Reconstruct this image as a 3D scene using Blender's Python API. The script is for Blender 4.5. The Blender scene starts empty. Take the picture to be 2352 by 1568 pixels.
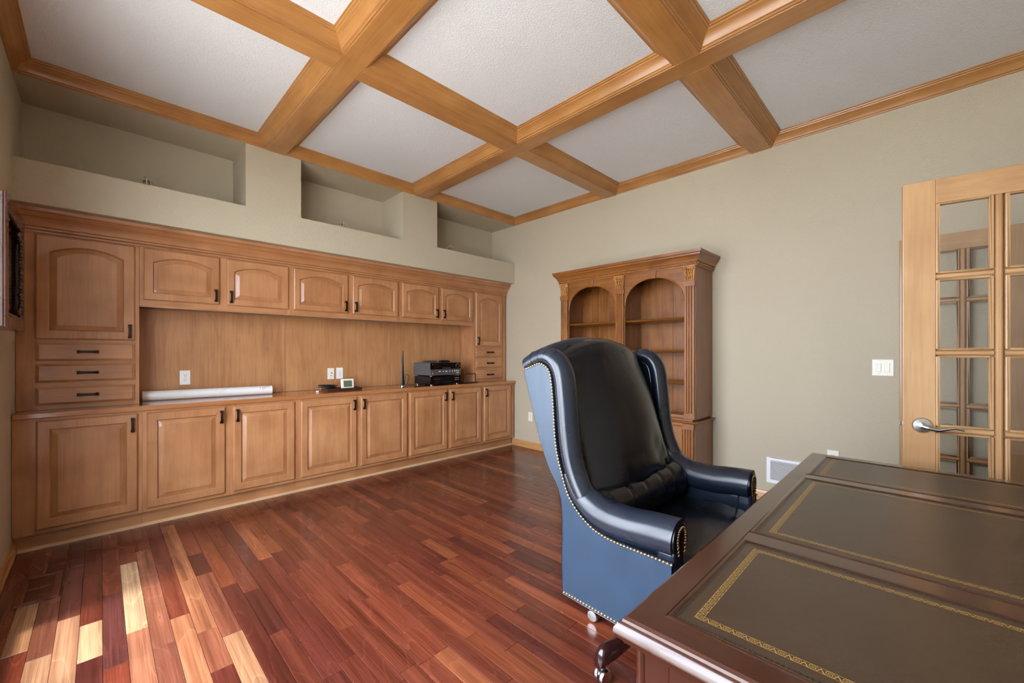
import bpy, bmesh, math, random
from mathutils import Vector, Matrix

# ------------------------------------------------------------------ camera, sky, sun, exposure
sc = bpy.context.scene
COL = sc.collection
FPX, CXP, HYP, CAMH = 949.0, 1176.0, 810.0, 1.25
FW = Vector((.7060, .7082, 0)); RT = Vector((.7082, -.7060, 0))
cam_d = bpy.data.cameras.new('camera'); cam = bpy.data.objects.new('camera', cam_d); COL.objects.link(cam)
cam.location = (0, 0, CAMH)
cam.rotation_euler = (math.pi/2, 0, math.atan2(-FW.x, FW.y))
cam_d.sensor_width = 36.0
cam_d.lens = 36.0*FPX/2352.0
cam_d.shift_y = (HYP-784.0)/2352.0
cam_d.clip_start = .02
sc.camera = cam

wd = bpy.data.worlds.new('sky'); sc.world = wd; wd.use_nodes = True
wn = wd.node_tree.nodes; wn['Background'].inputs[0].default_value = (.80, .87, 1.0, 1); wn['Background'].inputs[1].default_value = 11.0

sun_d = bpy.data.lights.new('sun', 'SUN'); sun = bpy.data.objects.new('sun', sun_d); COL.objects.link(sun)
sun_d.energy = 4.6; sun_d.angle = math.radians(6); sun_d.color = (1.0, .95, .88)
sun_dir = Vector((1, .25, -2.9)).normalized()
sun.rotation_euler = sun_dir.to_track_quat('-Z', 'Y').to_euler()
sun.location = (-6, 0, 8)

sc.view_settings.view_transform = 'Standard'; sc.view_settings.look = 'None'
sc.view_settings.gamma = 1.0; sc.view_settings.use_curve_mapping = False
sc.view_settings.exposure = .92
sc.cycles.max_bounces = 8; sc.cycles.diffuse_bounces = 5; sc.cycles.glossy_bounces = 4
sc.cycles.transparent_max_bounces = 12
sc.cycles.use_adaptive_sampling = True; sc.cycles.adaptive_threshold = .05; sc.cycles.adaptive_min_samples = 16
sc.cycles.use_denoising = True

# ------------------------------------------------------------------ room numbers (metres)
XL, XR = -.385, 4.0            # left and right walls
YS = 3.96                      # soffit / cabinet-wall front
YB = 4.42                      # wall behind the cabinets
YF = -.56                      # wall behind the camera
HC = 3.06                      # ceiling
rnd = random.Random(7)

# ------------------------------------------------------------------ materials
def lin(r, g, b):
    f = lambda c: c/255/12.92 if c/255 <= .04045 else ((c/255+.055)/1.055)**2.4
    return (f(r), f(g), f(b), 1)
MATS = {}
def newmat(name):
    m = bpy.data.materials.new(name); m.use_nodes = True
    nt = m.node_tree; b = nt.nodes['Principled BSDF']
    return m, nt, b
def N(nt, t, **kw):
    n = nt.nodes.new(t)
    for k, v in kw.items(): setattr(n, k, v)
    return n
def plain(name, col, rough=.5, metal=0, spec=.5, bump=0, bscale=200, coat=0, emit=None):
    if name in MATS: return MATS[name]
    m, nt, b = newmat(name)
    b.inputs['Base Color'].default_value = col; b.inputs['Roughness'].default_value = rough
    b.inputs['Metallic'].default_value = metal; b.inputs['Specular IOR Level'].default_value = spec
    b.inputs['Coat Weight'].default_value = coat
    tc = N(nt, 'ShaderNodeNewGeometry'); no = N(nt, 'ShaderNodeTexNoise'); no.inputs['Scale'].default_value = bscale
    no.inputs['Detail'].default_value = 3
    nt.links.new(tc.outputs['Position'], no.inputs['Vector'])
    mr = N(nt, 'ShaderNodeMapRange'); mr.inputs[3].default_value = max(rough-.05, .02); mr.inputs[4].default_value = rough+.05
    nt.links.new(no.outputs[0], mr.inputs[0]); nt.links.new(mr.outputs[0], b.inputs['Roughness'])
    if bump:
        bp = N(nt, 'ShaderNodeBump'); bp.inputs['Strength'].default_value = bump; bp.inputs['Distance'].default_value = .004
        nt.links.new(no.outputs[0], bp.inputs['Height']); nt.links.new(bp.outputs[0], b.inputs['Normal'])
    MATS[name] = m; return m
def paint(name, col, scale=110, strength=.35, dist=.004):
    """rolled wall paint with an orange-peel texture"""
    m, nt, b = newmat(name); b.inputs['Roughness'].default_value = .62; b.inputs['Specular IOR Level'].default_value = .3
    g = N(nt, 'ShaderNodeNewGeometry')
    n1 = N(nt, 'ShaderNodeTexNoise'); n1.inputs['Scale'].default_value = scale; n1.inputs['Detail'].default_value = 3
    n2 = N(nt, 'ShaderNodeTexNoise'); n2.inputs['Scale'].default_value = 1.4; n2.inputs['Detail'].default_value = 2
    cr = N(nt, 'ShaderNodeMix', data_type='RGBA'); c = Vector(col[:3])
    cr.inputs[6].default_value = (*(c*.965), 1); cr.inputs[7].default_value = (*(c*1.03), 1)
    bp = N(nt, 'ShaderNodeBump'); bp.inputs['Strength'].default_value = strength; bp.inputs['Distance'].default_value = dist
    L = nt.links.new
    L(g.outputs['Position'], n1.inputs['Vector']); L(g.outputs['Position'], n2.inputs['Vector'])
    L(n2.outputs[0], cr.inputs[0]); L(cr.outputs[2], b.inputs['Base Color'])
    rp = N(nt, 'ShaderNodeValToRGB'); rp.color_ramp.elements[0].position = .35; rp.color_ramp.elements[1].position = .68
    L(n1.outputs[0], rp.inputs[0]); L(rp.outputs[0], bp.inputs['Height']); L(bp.outputs[0], b.inputs['Normal'])
    return m
def wood(name, dark, light, axis='z', along=1.6, across=16, rough=.32, coat=.25, blotch=.5, grain=.6, objcol=False, bump=.04, spec=.5, figure=0):
    """wood with the grain along one world axis; objcol multiplies by the object's own colour"""
    key = name+'_'+axis
    if key in MATS: return MATS[key]
    m, nt, b = newmat(key); L = nt.links.new
    g = N(nt, 'ShaderNodeNewGeometry'); oi = N(nt, 'ShaderNodeObjectInfo')
    mul = N(nt, 'ShaderNodeMath', operation='MULTIPLY'); mul.inputs[1].default_value = 37.0
    L(oi.outputs['Random'], mul.inputs[0])
    cmb = N(nt, 'ShaderNodeCombineXYZ')
    for i in range(3): L(mul.outputs[0], cmb.inputs[i])
    add = N(nt, 'ShaderNodeVectorMath', operation='ADD'); L(g.outputs['Position'], add.inputs[0]); L(cmb.outputs[0], add.inputs[1])
    mp = N(nt, 'ShaderNodeMapping'); s = [across]*3; s['xyz'.index(axis)] = along
    mp.inputs['Scale'].default_value = s; L(add.outputs[0], mp.inputs['Vector'])
    n1 = N(nt, 'ShaderNodeTexNoise'); n1.inputs['Scale'].default_value = 1.0; n1.inputs['Detail'].default_value = 6; n1.inputs['Roughness'].default_value = .62; n1.inputs['Distortion'].default_value = .35
    L(mp.outputs[0], n1.inputs['Vector'])
    n2 = N(nt, 'ShaderNodeTexNoise'); n2.inputs['Scale'].default_value = 4.2; n2.inputs['Detail'].default_value = 3
    L(add.outputs[0], n2.inputs['Vector'])
    mp3 = N(nt, 'ShaderNodeMapping'); s3 = [across*7]*3; s3['xyz'.index(axis)] = along*3
    mp3.inputs['Scale'].default_value = s3; L(add.outputs[0], mp3.inputs['Vector'])
    n3 = N(nt, 'ShaderNodeTexNoise'); n3.inputs['Scale'].default_value = 1.0; n3.inputs['Detail'].default_value = 2
    L(mp3.outputs[0], n3.inputs['Vector'])
    r1 = N(nt, 'ShaderNodeMapRange'); r1.inputs[1].default_value = .28; r1.inputs[2].default_value = .72; L(n1.outputs[0], r1.inputs[0])
    r2 = N(nt, 'ShaderNodeMapRange'); r2.inputs[1].default_value = .3; r2.inputs[2].default_value = .7; L(n2.outputs[0], r2.inputs[0])
    mx = N(nt, 'ShaderNodeMix', data_type='FLOAT'); mx.inputs[0].default_value = blotch; L(r1.outputs[0], mx.inputs[2]); L(r2.outputs[0], mx.inputs[3])
    fac = mx.outputs[0]
    if figure:                                  # flat-sawn cathedral figure
        mpf = N(nt, 'ShaderNodeMapping'); sf = [5.5]*3; sf['xyz'.index(axis)] = .75
        mpf.inputs['Scale'].default_value = sf; L(add.outputs[0], mpf.inputs['Vector'])
        nf = N(nt, 'ShaderNodeTexNoise'); nf.inputs['Scale'].default_value = 1.0; nf.inputs['Detail'].default_value = 1.2; L(mpf.outputs[0], nf.inputs['Vector'])
        m1 = N(nt, 'ShaderNodeMath', operation='MULTIPLY'); m1.inputs[1].default_value = 11.0; L(nf.outputs[0], m1.inputs[0])
        m2 = N(nt, 'ShaderNodeMath', operation='FRACT'); L(m1.outputs[0], m2.inputs[0])
        m3 = N(nt, 'ShaderNodeMath', operation='POWER'); m3.inputs[1].default_value = 9.0 if figure > 0 else 16.0; L(m2.outputs[0], m3.inputs[0])
        m4 = N(nt, 'ShaderNodeMath', operation='MULTIPLY'); m4.inputs[1].default_value = abs(figure); L(m3.outputs[0], m4.inputs[0])
        m5 = N(nt, 'ShaderNodeMath', operation='SUBTRACT' if figure > 0 else 'ADD', use_clamp=figure > 0); L(fac, m5.inputs[0]); L(m4.outputs[0], m5.inputs[1]); fac = m5.outputs[0]
    cm = N(nt, 'ShaderNodeMix', data_type='RGBA'); cm.inputs[6].default_value = dark; cm.inputs[7].default_value = light
    L(fac, cm.inputs[0])
    out = cm.outputs[2]
    fm = N(nt, 'ShaderNodeMix', data_type='RGBA', blend_type='MULTIPLY'); fm.inputs[0].default_value = grain*.55
    gr = N(nt, 'ShaderNodeValToRGB'); gr.color_ramp.elements[0].position = .3; gr.color_ramp.elements[0].color = (.45, .4, .36, 1); gr.color_ramp.elements[1].position = .62
    L(n3.outputs[0], gr.inputs[0]); L(out, fm.inputs[6]); L(gr.outputs[0], fm.inputs[7]); out = fm.outputs[2]
    if objcol:
        om = N(nt, 'ShaderNodeMix', data_type='RGBA', blend_type='MULTIPLY'); om.inputs[0].default_value = 1
        L(out, om.inputs[6]); L(oi.outputs['Color'], om.inputs[7]); out = om.outputs[2]
    L(out, b.inputs['Base Color'])
    b.inputs['Coat Weight'].default_value = coat; b.inputs['Coat Roughness'].default_value = .12
    rr = N(nt, 'ShaderNodeMapRange'); rr.inputs[3].default_value = rough-.06; rr.inputs[4].default_value = rough+.08; L(n2.outputs[0], rr.inputs[0]); L(rr.outputs[0], b.inputs['Roughness'])
    b.inputs['Specular IOR Level'].default_value = spec
    MATS[key] = m; return m
def leather(name, col, rough=.33, scale=260, bump=.12, crease=0, spec=.5):
    m, nt, b = newmat(name); L = nt.links.new
    g = N(nt, 'ShaderNodeNewGeometry')
    v = N(nt, 'ShaderNodeTexVoronoi'); v.inputs['Scale'].default_value = scale; L(g.outputs['Position'], v.inputs['Vector'])
    n = N(nt, 'ShaderNodeTexNoise'); n.inputs['Scale'].default_value = 9; n.inputs['Detail'].default_value = 4; L(g.outputs['Position'], n.inputs['Vector'])
    cm = N(nt, 'ShaderNodeMix', data_type='RGBA'); c = Vector(col[:3])
    cm.inputs[6].default_value = (*(c*.75), 1); cm.inputs[7].default_value = (*(c*1.3), 1)
    L(n.outputs[0], cm.inputs[0]); L(cm.outputs[2], b.inputs['Base Color'])
    rr = N(nt, 'ShaderNodeMapRange'); rr.inputs[3].default_value = rough-.03; rr.inputs[4].default_value = rough+.05; L(n.outputs[0], rr.inputs[0]); L(rr.outputs[0], b.inputs['Roughness'])
    b.inputs['Specular IOR Level'].default_value = spec
    bp = N(nt, 'ShaderNodeBump'); bp.inputs['Strength'].default_value = bump; bp.inputs['Distance'].default_value = .0015
    h = v.outputs[0]
    L(h, bp.inputs['Height']); last = bp
    if crease:
        mp = N(nt, 'ShaderNodeMapping'); mp.inputs['Scale'].default_value = (9, 9, 2.2); mp.inputs['Rotation'].default_value = (.5, .2, .3); L(g.outputs['Position'], mp.inputs['Vector'])
        w = N(nt, 'ShaderNodeTexNoise'); w.inputs['Scale'].default_value = 1; w.inputs['Detail'].default_value = 3; w.inputs['Distortion'].default_value = 1.0; L(mp.outputs[0], w.inputs['Vector'])
        b2 = N(nt, 'ShaderNodeBump'); b2.inputs['Strength'].default_value = crease; b2.inputs['Distance'].default_value = .02
        L(w.outputs[0], b2.inputs['Height']); L(bp.outputs[0], b2.inputs['Normal']); last = b2
    L(last.outputs[0], b.inputs['Normal'])
    return m
def glass(name, tint=(.985, .988, .985, 1)):
    """thin sheet glass: clear, with a Fresnel reflection"""
    m = bpy.data.materials.new(name); m.use_nodes = True; nt = m.node_tree; nt.nodes.clear(); L = nt.links.new
    o = N(nt, 'ShaderNodeOutputMaterial'); mix = N(nt, 'ShaderNodeMixShader'); tr = N(nt, 'ShaderNodeBsdfTransparent'); gl = N(nt, 'ShaderNodeBsdfGlossy')
    g = N(nt, 'ShaderNodeNewGeometry'); dt = N(nt, 'ShaderNodeVectorMath', operation='DOT_PRODUCT'); L(g.outputs['Incoming'], dt.inputs[0]); L(g.outputs['True Normal'], dt.inputs[1])
    ab = N(nt, 'ShaderNodeMath', operation='ABSOLUTE'); L(dt.outputs['Value'], ab.inputs[0])
    om = N(nt, 'ShaderNodeMath', operation='SUBTRACT'); om.inputs[0].default_value = 1; L(ab.outputs[0], om.inputs[1])
    pw_ = N(nt, 'ShaderNodeMath', operation='POWER'); pw_.inputs[1].default_value = 5; L(om.outputs[0], pw_.inputs[0])
    fr = N(nt, 'ShaderNodeMapRange'); fr.inputs[3].default_value = .04; L(pw_.outputs[0], fr.inputs[0])
    no = N(nt, 'ShaderNodeTexNoise'); no.inputs['Scale'].default_value = 3; bp = N(nt, 'ShaderNodeBump'); bp.inputs['Strength'].default_value = .01; L(no.outputs[0], bp.inputs['Height']); L(bp.outputs[0], gl.inputs['Normal'])
    tr.inputs[0].default_value = tint; gl.inputs['Roughness'].default_value = .02
    L(fr.outputs[0], mix.inputs[0]); L(tr.outputs[0], mix.inputs[1]); L(gl.outputs[0], mix.inputs[2]); L(mix.outputs[0], o.inputs[0])
    return m

M_WALL = paint('wall_paint', lin(190, 179, 155))
M_CEIL = paint('ceiling_paint', lin(226, 229, 231), scale=125, strength=.36)
CAB_D, CAB_L = lin(156, 102, 62), lin(198, 144, 98)
def cab(ax): return wood('cabinet_maple', CAB_D, CAB_L, ax, along=1.3, across=13, rough=.34, coat=.22, blotch=.55, grain=.35)
def beamw(ax): return wood('beam_maple', lin(160, 106, 54), lin(194, 142, 82), ax, along=1.2, across=12, rough=.33, coat=.35, blotch=.5, grain=.4)
def backw(ax): return wood('back_panel_veneer', lin(164, 112, 70), lin(202, 150, 102), ax, along=.9, across=11, rough=.4, coat=.1, blotch=.35, grain=.5, figure=.25)
def doorw(ax): return wood('door_maple', lin(164, 122, 80), lin(194, 154, 108), ax, along=1.4, across=12, rough=.36, coat=.2, blotch=.6, grain=.35)
def bookw(ax): return wood('bookcase_pine', lin(112, 64, 22), lin(164, 104, 44), ax, along=1.2, across=18, rough=.36, coat=.25, blotch=.45, grain=.8, figure=.2)
def deskw(ax): return wood('desk_mahogany', lin(42, 19, 11), lin(68, 33, 19), ax, along=2.0, across=30, rough=.24, coat=.5, blotch=.4, grain=.7)
def floorw(ax): return wood('floor_cherry', lin(150, 122, 112), lin(250, 240, 230), ax, along=.8, across=26, rough=.25, coat=.25, blotch=.12, grain=1.0, objcol=True, figure=-.35)
M_BRONZE = plain('dark_bronze', lin(52, 40, 34), .42, .85)
M_CHROME = plain('polished_chrome', lin(225, 225, 225), .12, 1)
M_NICKEL = plain('satin_nickel', lin(190, 190, 188), .24, 1)
M_BRASS = plain('antique_brass', lin(200, 178, 130), .28, 1)
M_WHITE = plain('white_plastic', lin(238, 238, 232), .35)
M_VENT = plain('white_enamel', lin(240, 240, 240), .4)
M_IVORY = plain('ivory_plastic', lin(236, 232, 216), .35)
M_DARK = plain('dark_slot', lin(24, 22, 20), .6)
M_BLACKP = plain('black_plastic', lin(20, 20, 22), .3)
M_BLACKG = plain('black_gloss', lin(10, 10, 12), .12, coat=.4)
M_CABLE = plain('black_cable', lin(22, 22, 24), .5)
M_GREYM = plain('grey_steel', lin(110, 118, 124), .38, .6)
M_SILV = plain('brushed_silver', lin(120, 116, 116), .35, .7)
M_TUBE = plain('white_card', lin(232, 232, 230), .55)
M_RED = plain('red_print', lin(190, 40, 40), .6)
M_LCD = plain('lcd_glass', lin(98, 112, 88), .2)
M_LEDW = plain('pale_button', lin(225, 225, 225), .3)
M_LEATH = leather('navy_black_leather', lin(20, 28, 40), rough=.27, bump=.03, spec=.6)
M_LEATHC = leather('creased_black_leather', lin(13, 14, 19), rough=.25, bump=.03, crease=.05, spec=.38)
M_LEATHS = leather('sky_tinted_leather', lin(20, 45, 66), rough=.38, bump=.05, crease=.10, spec=.6)  # blue of the reflected sky painted into the outer side panels' leather
M_DLEATH = leather('brown_desk_leather', lin(58, 43, 31), rough=.30, scale=420, bump=.06, crease=.03)
M_GLASS = glass('clear_glass')
M_LEGW = wood('chair_base_wood', lin(30, 14, 14), lin(52, 24, 22), 'x', rough=.2, coat=.6)

# ------------------------------------------------------------------ mesh helpers
def world_loc(o):
    v = Vector((0, 0, 0))
    while o is not None: v = v+o.location; o = o.parent
    return v
class MB:
    def __init__(s): s.v = []; s.f = []; s.uv = None
    def add(s, vs, fs):
        k = len(s.v); s.v += [tuple(v) for v in vs]; s.f += [tuple(i+k for i in f) for f in fs]; return s
    def box(s, x0, x1, y0, y1, z0, z1):
        return s.add([(x0, y0, z0), (x1, y0, z0), (x1, y1, z0), (x0, y1, z0), (x0, y0, z1), (x1, y0, z1), (x1, y1, z1), (x0, y1, z1)],
                     [(0, 3, 2, 1), (4, 5, 6, 7), (0, 1, 5, 4), (1, 2, 6, 5), (2, 3, 7, 6), (3, 0, 4, 7)])
    def loft(s, loops, close=True, cap0=True, cap1=True):
        n = len(loops[0]); k = len(s.v)
        for l in loops: s.v += [tuple(p) for p in l]
        for i in range(len(loops)-1):
            for j in range(n if close else n-1):
                a = k+i*n+j; b = k+i*n+(j+1) % n; s.f.append((a, b, b+n, a+n))
        if cap0: s.f.append(tuple(reversed([k+j for j in range(n)])))
        if cap1: s.f.append(tuple(k+(len(loops)-1)*n+j for j in range(n)))
        return s
    def prism(s, poly, axis, a, b):
        """polygon extruded along an axis; poly in the two other axes, in cyclic order (x: yz, y: xz, z: xy)"""
        def P(p, t): return (t, p[0], p[1]) if axis == 'x' else (p[0], t, p[1]) if axis == 'y' else (p[0], p[1], t)
        return s.loft([[P(p, a) for p in poly], [P(p, b) for p in poly]])
    def tube(s, path, r, n=8, caps=True, sx=1.0, up=None):
        path = [Vector(p) for p in path]; rs = r if isinstance(r, (list, tuple)) else [r]*len(path); loops = []; prev = None
        for i, p in enumerate(path):
            t = (path[min(i+1, len(path)-1)]-path[max(i-1, 0)]).normalized()
            if prev is None:
                u = Vector(up) if up is not None else (Vector((0, 0, 1)) if abs(t.z) < .9 else Vector((1, 0, 0)))
            else: u = prev
            u = (u-t*u.dot(t)).normalized(); w = t.cross(u); prev = u
            loops.append([p+(u*math.cos(2*math.pi*j/n)+w*sx*math.sin(2*math.pi*j/n))*rs[i] for j in range(n)])
        return s.loft(loops, True, caps, caps)
    def lathe(s, prof, c, n=20, axis='z'):
        loops = []
        for r, h in prof:
            l = []
            for j in range(n):
                a = 2*math.pi*j/n; x, y = r*math.cos(a), r*math.sin(a)
                l.append((c[0]+x, c[1]+y, c[2]+h) if axis == 'z' else (c[0]+h, c[1]+x, c[2]+y) if axis == 'x' else (c[0]+y, c[1]+h, c[2]+x))
            loops.append(l)
        return s.loft(loops)
    def ball(s, c, r, n=8, m=5, sc=(1, 1, 1)):
        loops = []
        for i in range(1, m):
            a = math.pi*i/m
            loops.append([(c[0]+sc[0]*r*math.sin(a)*math.cos(2*math.pi*j/n), c[1]+sc[1]*r*math.sin(a)*math.sin(2*math.pi*j/n), c[2]-sc[2]*r*math.cos(a)) for j in range(n)])
        return s.loft(loops)
    def build(s, name, mat, parent=None, smooth=None, bevel=0, seg=2, sub=0, local=False):
        me = bpy.data.meshes.new(name)
        o0 = Vector((0, 0, 0)) if (parent is None or local) else world_loc(parent)
        me.from_pydata([Vector(v)-o0 for v in s.v], [], s.f); me.validate()
        bm = bmesh.new(); bm.from_mesh(me); bmesh.ops.remove_doubles(bm, verts=bm.verts, dist=1e-6)
        bmesh.ops.recalc_face_normals(bm, faces=bm.faces); bm.to_mesh(me); bm.free()
        me.materials.append(mat)
        if smooth is not None:
            me.polygons.foreach_set('use_smooth', [True]*len(me.polygons)); me.set_sharp_from_angle(angle=math.radians(smooth))
        o = bpy.data.objects.new(name, me); COL.objects.link(o); o.parent = parent
        if bevel:
            md = o.modifiers.new('bevel', 'BEVEL'); md.width = bevel; md.segments = seg; md.limit_method = 'ANGLE'; md.angle_limit = math.radians(40)
        if sub:
            md = o.modifiers.new('subdivision', 'SUBSURF'); md.levels = sub; md.render_levels = sub
        return o
def tag(o, label=None, cat=None, group=None, kind=None):
    if label: o['label'] = label
    if cat: o['category'] = cat
    if group: o['group'] = group
    if kind: o['kind'] = kind
    return o
def thing(name, loc, label, cat, group=None, kind=None):
    o = bpy.data.objects.new(name, None); o.empty_display_size = .1; COL.objects.link(o); o.location = loc
    return tag(o, label, cat, group, kind)
def box(name, x0, x1, y0, y1, z0, z1, mat, parent=None, bevel=0):
    return MB().box(x0, x1, y0, y1, z0, z1).build(name, mat, parent, bevel=bevel)
def struct(o, label, cat): return tag(o, label, cat, kind='structure')
def smoothpath(pts, k=4):
    """Catmull-Rom through the points"""
    pts = [Vector(p) for p in pts]; out = []
    for i in range(len(pts)-1):
        p0, p1, p2, p3 = pts[max(i-1, 0)], pts[i], pts[i+1], pts[min(i+2, len(pts)-1)]
        for j in range(k):
            t = j/k
            out.append(.5*((2*p1)+(p2-p0)*t+(2*p0-5*p1+4*p2-p3)*t*t+(3*p1-p0-3*p2+p3)*t**3))
    out.append(pts[-1]); return out

# ------------------------------------------------------------------ walls and ceiling
T = .12
wb = MB()                                            # niches over the cabinets: soffit, two piers, head
wb.box(XL-T, XR+T, YB, YB+T, 0, HC)
wb.box(XL, XR, YS, YB, 2.19, 2.46)
wb.box(.85, 1.276, YS, YB, 2.46, 2.98)
wb.box(2.30, 2.736, YS, YB, 2.46, 2.98)
wb.box(XL, XR, YS, YB, 2.98, HC)
struct(wb.build('wall_back', M_WALL), 'beige wall over the built-in cabinets with three open niches', 'wall')
struct(box('wall_right', XR, XR+T, YF-T-1.6, YB, 0, HC, M_WALL), 'long beige wall behind the arched bookcase', 'wall')
WIN = [(.12, 1.44), (1.54, 2.86)]; WZ0, WZ1 = .30, 2.52      # two windows in the left wall
wl = MB(); ys = YF-T
for a, b in WIN:
    wl.box(XL-T, XL, ys, a, 0, HC); wl.box(XL-T, XL, a, b, 0, WZ0); wl.box(XL-T, XL, a, b, WZ1, HC); ys = b
wl.box(XL-T, XL, ys, YB, 0, HC)
struct(wl.build('wall_left', M_WALL), 'narrow strip of beige wall left of the cabinets', 'wall')
DX0, DX1, DZ = 2.70, 3.965, 2.06
wf = MB().box(XL, DX0, YF-T, YF, 0, HC).box(DX1, XR, YF-T, YF, 0, HC).box(DX0, DX1, YF-T, YF, DZ, HC)
struct(wf.build('wall_front', M_WALL), 'beige wall with the doorway behind the camera', 'wall')
hall = MB().box(1.2, XR+T, -2.28, -2.16, 0, HC).box(1.2, 1.32, -2.16, YF-T, 0, HC)
struct(hall.build('wall_hall', M_WALL), 'beige hall wall beyond the doorway behind the camera', 'wall')
cl = MB().box(XL-T, XR+T, YF-T, YB+T, HC, HC+.1).box(1.2, XR+T, -2.28, YF-T, HC, HC+.1)
struct(cl.build('ceiling', M_CEIL), 'white textured ceiling divided into squares by wooden beams', 'ceiling')
for i, (a, b) in enumerate(WIN):
    w = thing('window_%d' % (i+1), (XL-T/2, (a+b)/2, WZ0), ('tall white window beside the wall box', 'tall white window behind the camera')[1-i], 'window', kind='structure')
    fr = MB()
    for y0, y1, z0, z1 in ((a, a+.05, WZ0, WZ1), (b-.05, b, WZ0, WZ1), (a+.05, b-.05, WZ0, WZ0+.05), (a+.05, b-.05, WZ1-.05, WZ1), ((a+b)/2-.02, (a+b)/2+.02, WZ0+.05, WZ1-.05)):
        fr.box(XL-.085, XL-.035, y0, y1, z0, z1)
    fr.build('window_frame', M_WHITE, w)
    for y0, y1 in ((a+.05, (a+b)/2-.02), ((a+b)/2+.02, b-.05)):
        box('pane', XL-.063, XL-.057, y0, y1, WZ0+.05, WZ1-.05, M_GLASS, w)
    box('window_sill', XL-.03, XL+.03, a-.04, b+.04, WZ0-.03, WZ0, doorw('y'), w, bevel=.006)
for a, b in WIN:                                             # sampling portals filling the window openings (emit nothing)
    ld = bpy.data.lights.new('window_portal', 'AREA'); ld.shape = 'RECTANGLE'; ld.size = WZ1-WZ0; ld.size_y = b-a; ld.cycles.is_portal = True
    lo = bpy.data.objects.new('window_portal', ld); COL.objects.link(lo); lo.location = (XL-T-.005, (a+b)/2, (WZ0+WZ1)/2); lo.rotation_euler = (0, -math.pi/2, 0)
gr = MB().box(-14, XL-T-.02, -10, 14, -.6, -.5)  # unseen ground, coloured pale to bounce daylight onto the ceiling
struct(gr.build('ground', plain('bounce_ground', lin(190, 184, 174), .9)), 'unseen ground outside the windows, made pale to bounce light inside', 'ground')

# ------------------------------------------------------------------ beams and crown mouldings of the ceiling
BZ = 2.972
BXS = [(1.0, 1.14), (2.445, 2.585)]; BYS = [(2.395, 2.54), (.92, 1.07)]
ntrim = 0
def trim(loc, label, cat='trim'):
    global ntrim; ntrim += 1
    return thing('trim_%d' % ntrim, loc, label, cat, kind='structure')
nm = ('left', 'right')
for k, (a, b) in enumerate(BXS):
    t = trim(((a+b)/2, 0, BZ), 'long maple ceiling beam running to the cabinet wall, %s of two' % ('leftmost', 'rightmost')[k], 'beam')
    box('beam_board', a, b, YF, YS, BZ, HC, beamw('y'), t, bevel=.003)
for k, (a, b) in enumerate(BYS):
    t = trim((1.8, (a+b)/2, BZ), 'maple ceiling beam crossing to the right wall, %s of two' % ('farther', 'nearer')[k], 'beam')
    for x0, x1 in ((XL, 1.0), (1.14, 2.445), (2.585, XR)):
        box('beam_board', x0, x1, a, b, BZ, HC, beamw('x'), t, bevel=.003)
CROWN = [(0, -.082), (.009, -.082), (.011, -.072), (.019, -.069), (.022, -.063), (.031, -.050), (.043, -.036), (.056, -.026), (.064, -.023), (.066, -.016), (.076, -.013), (.078, -.007), (.086, -.006), (.086, 0)]
def crown_ring(x0, x1, y0, y1, label):
    t = trim(((x0+x1)/2, (y0+y1)/2, HC), label, 'crown moulding')
    for side in range(4):
        m = MB(); la = []; lb = []
        for o, z in CROWN+[(0, 0)]:
            if side == 0: pa, pb = (x0+o, y1-o), (x1-o, y1-o)
            elif side == 1: pa, pb = (x1-o, y1-o), (x1-o, y0+o)
            elif side == 2: pa, pb = (x1-o, y0+o), (x0+o, y0+o)
            else: pa, pb = (x0+o, y0+o), (x0+o, y1-o)
            la.append((*pa, HC+z)); lb.append((*pb, HC+z))
        m.loft([la, lb]).build('crown_board', beamw('xyxy'[side]), t, smooth=28)
cx = [(XL, 1.0), (1.14, 2.445), (2.585, XR)]; cy = [(2.54, YS), (1.07, 2.395), (YF, .92)]
rown = ('over the cabinets', 'in the middle row', 'nearest the camera'); coln = ('at the left wall', 'in the centre', 'at the right wall')
for r, (y0, y1) in enumerate(cy):
    for c, (x0, x1) in enumerate(cx):
        crown_ring(x0, x1, y0, y1, 'maple crown moulding around the ceiling square %s, %s' % (rown[r], coln[c]))

# ------------------------------------------------------------------ floor of strip planks
PW = .0745
fl = thing('floor', (0, 0, 0), 'glossy reddish-brown strip hardwood floor with a few pale boards', 'floor', kind='structure')
box('subfloor', XL-T, XR+T, YF-T-1.6, YB, -.06, -.0135, plain('subfloor', lin(40, 20, 14), .8), fl)
LEN = [.32, .45, .58, .70, .84, 1.0, 1.2]
PMESH = {}
def plank_mesh(L):
    if L not in PMESH:
        m = MB(); g = .0006; b = .0012
        lo = [(g, g), (PW-g, g), (PW-g, L-g), (g, L-g)]; li = [(g+b, g+b), (PW-g-b, g+b), (PW-g-b, L-g-b), (g+b, L-g-b)]
        m.loft([[(x, y, -.0135) for x, y in lo], [(x, y, -b*.7) for x, y in lo], [(x, y, 0) for x, y in li]])
        me = bpy.data.meshes.new('plank'); me.from_pydata(m.v, [], m.f); me.materials.append(floorw('y')); PMESH[L] = me
    return PMESH[L]
def px(p):
    d = Vector(p)-Vector((0, 0, CAMH)); f = d.dot(FW)
    return None if f < .1 else (CXP+FPX*d.dot(RT)/f, HYP-FPX*d.z/f)
def seen(x, y, L):
    """projected area of a plank inside the frame, in square pixels"""
    n = 0
    for i in range(7):
        for u in (.0, .5, 1.):
            q = px((x+u*PW, y+L*i/6, 0))
            if q and 0 <= q[0] <= 2352 and 0 <= q[1] <= 1568: n += 1
    if not n: return 0
    q = px((x+PW/2, y+L/2, 0))
    if q is None: return n/21*3000
    d = (Vector((x+PW/2, y+L/2, -CAMH))).dot(FW)
    return n/21*PW*L*CAMH*FPX**2/max(d, .5)**3
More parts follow.
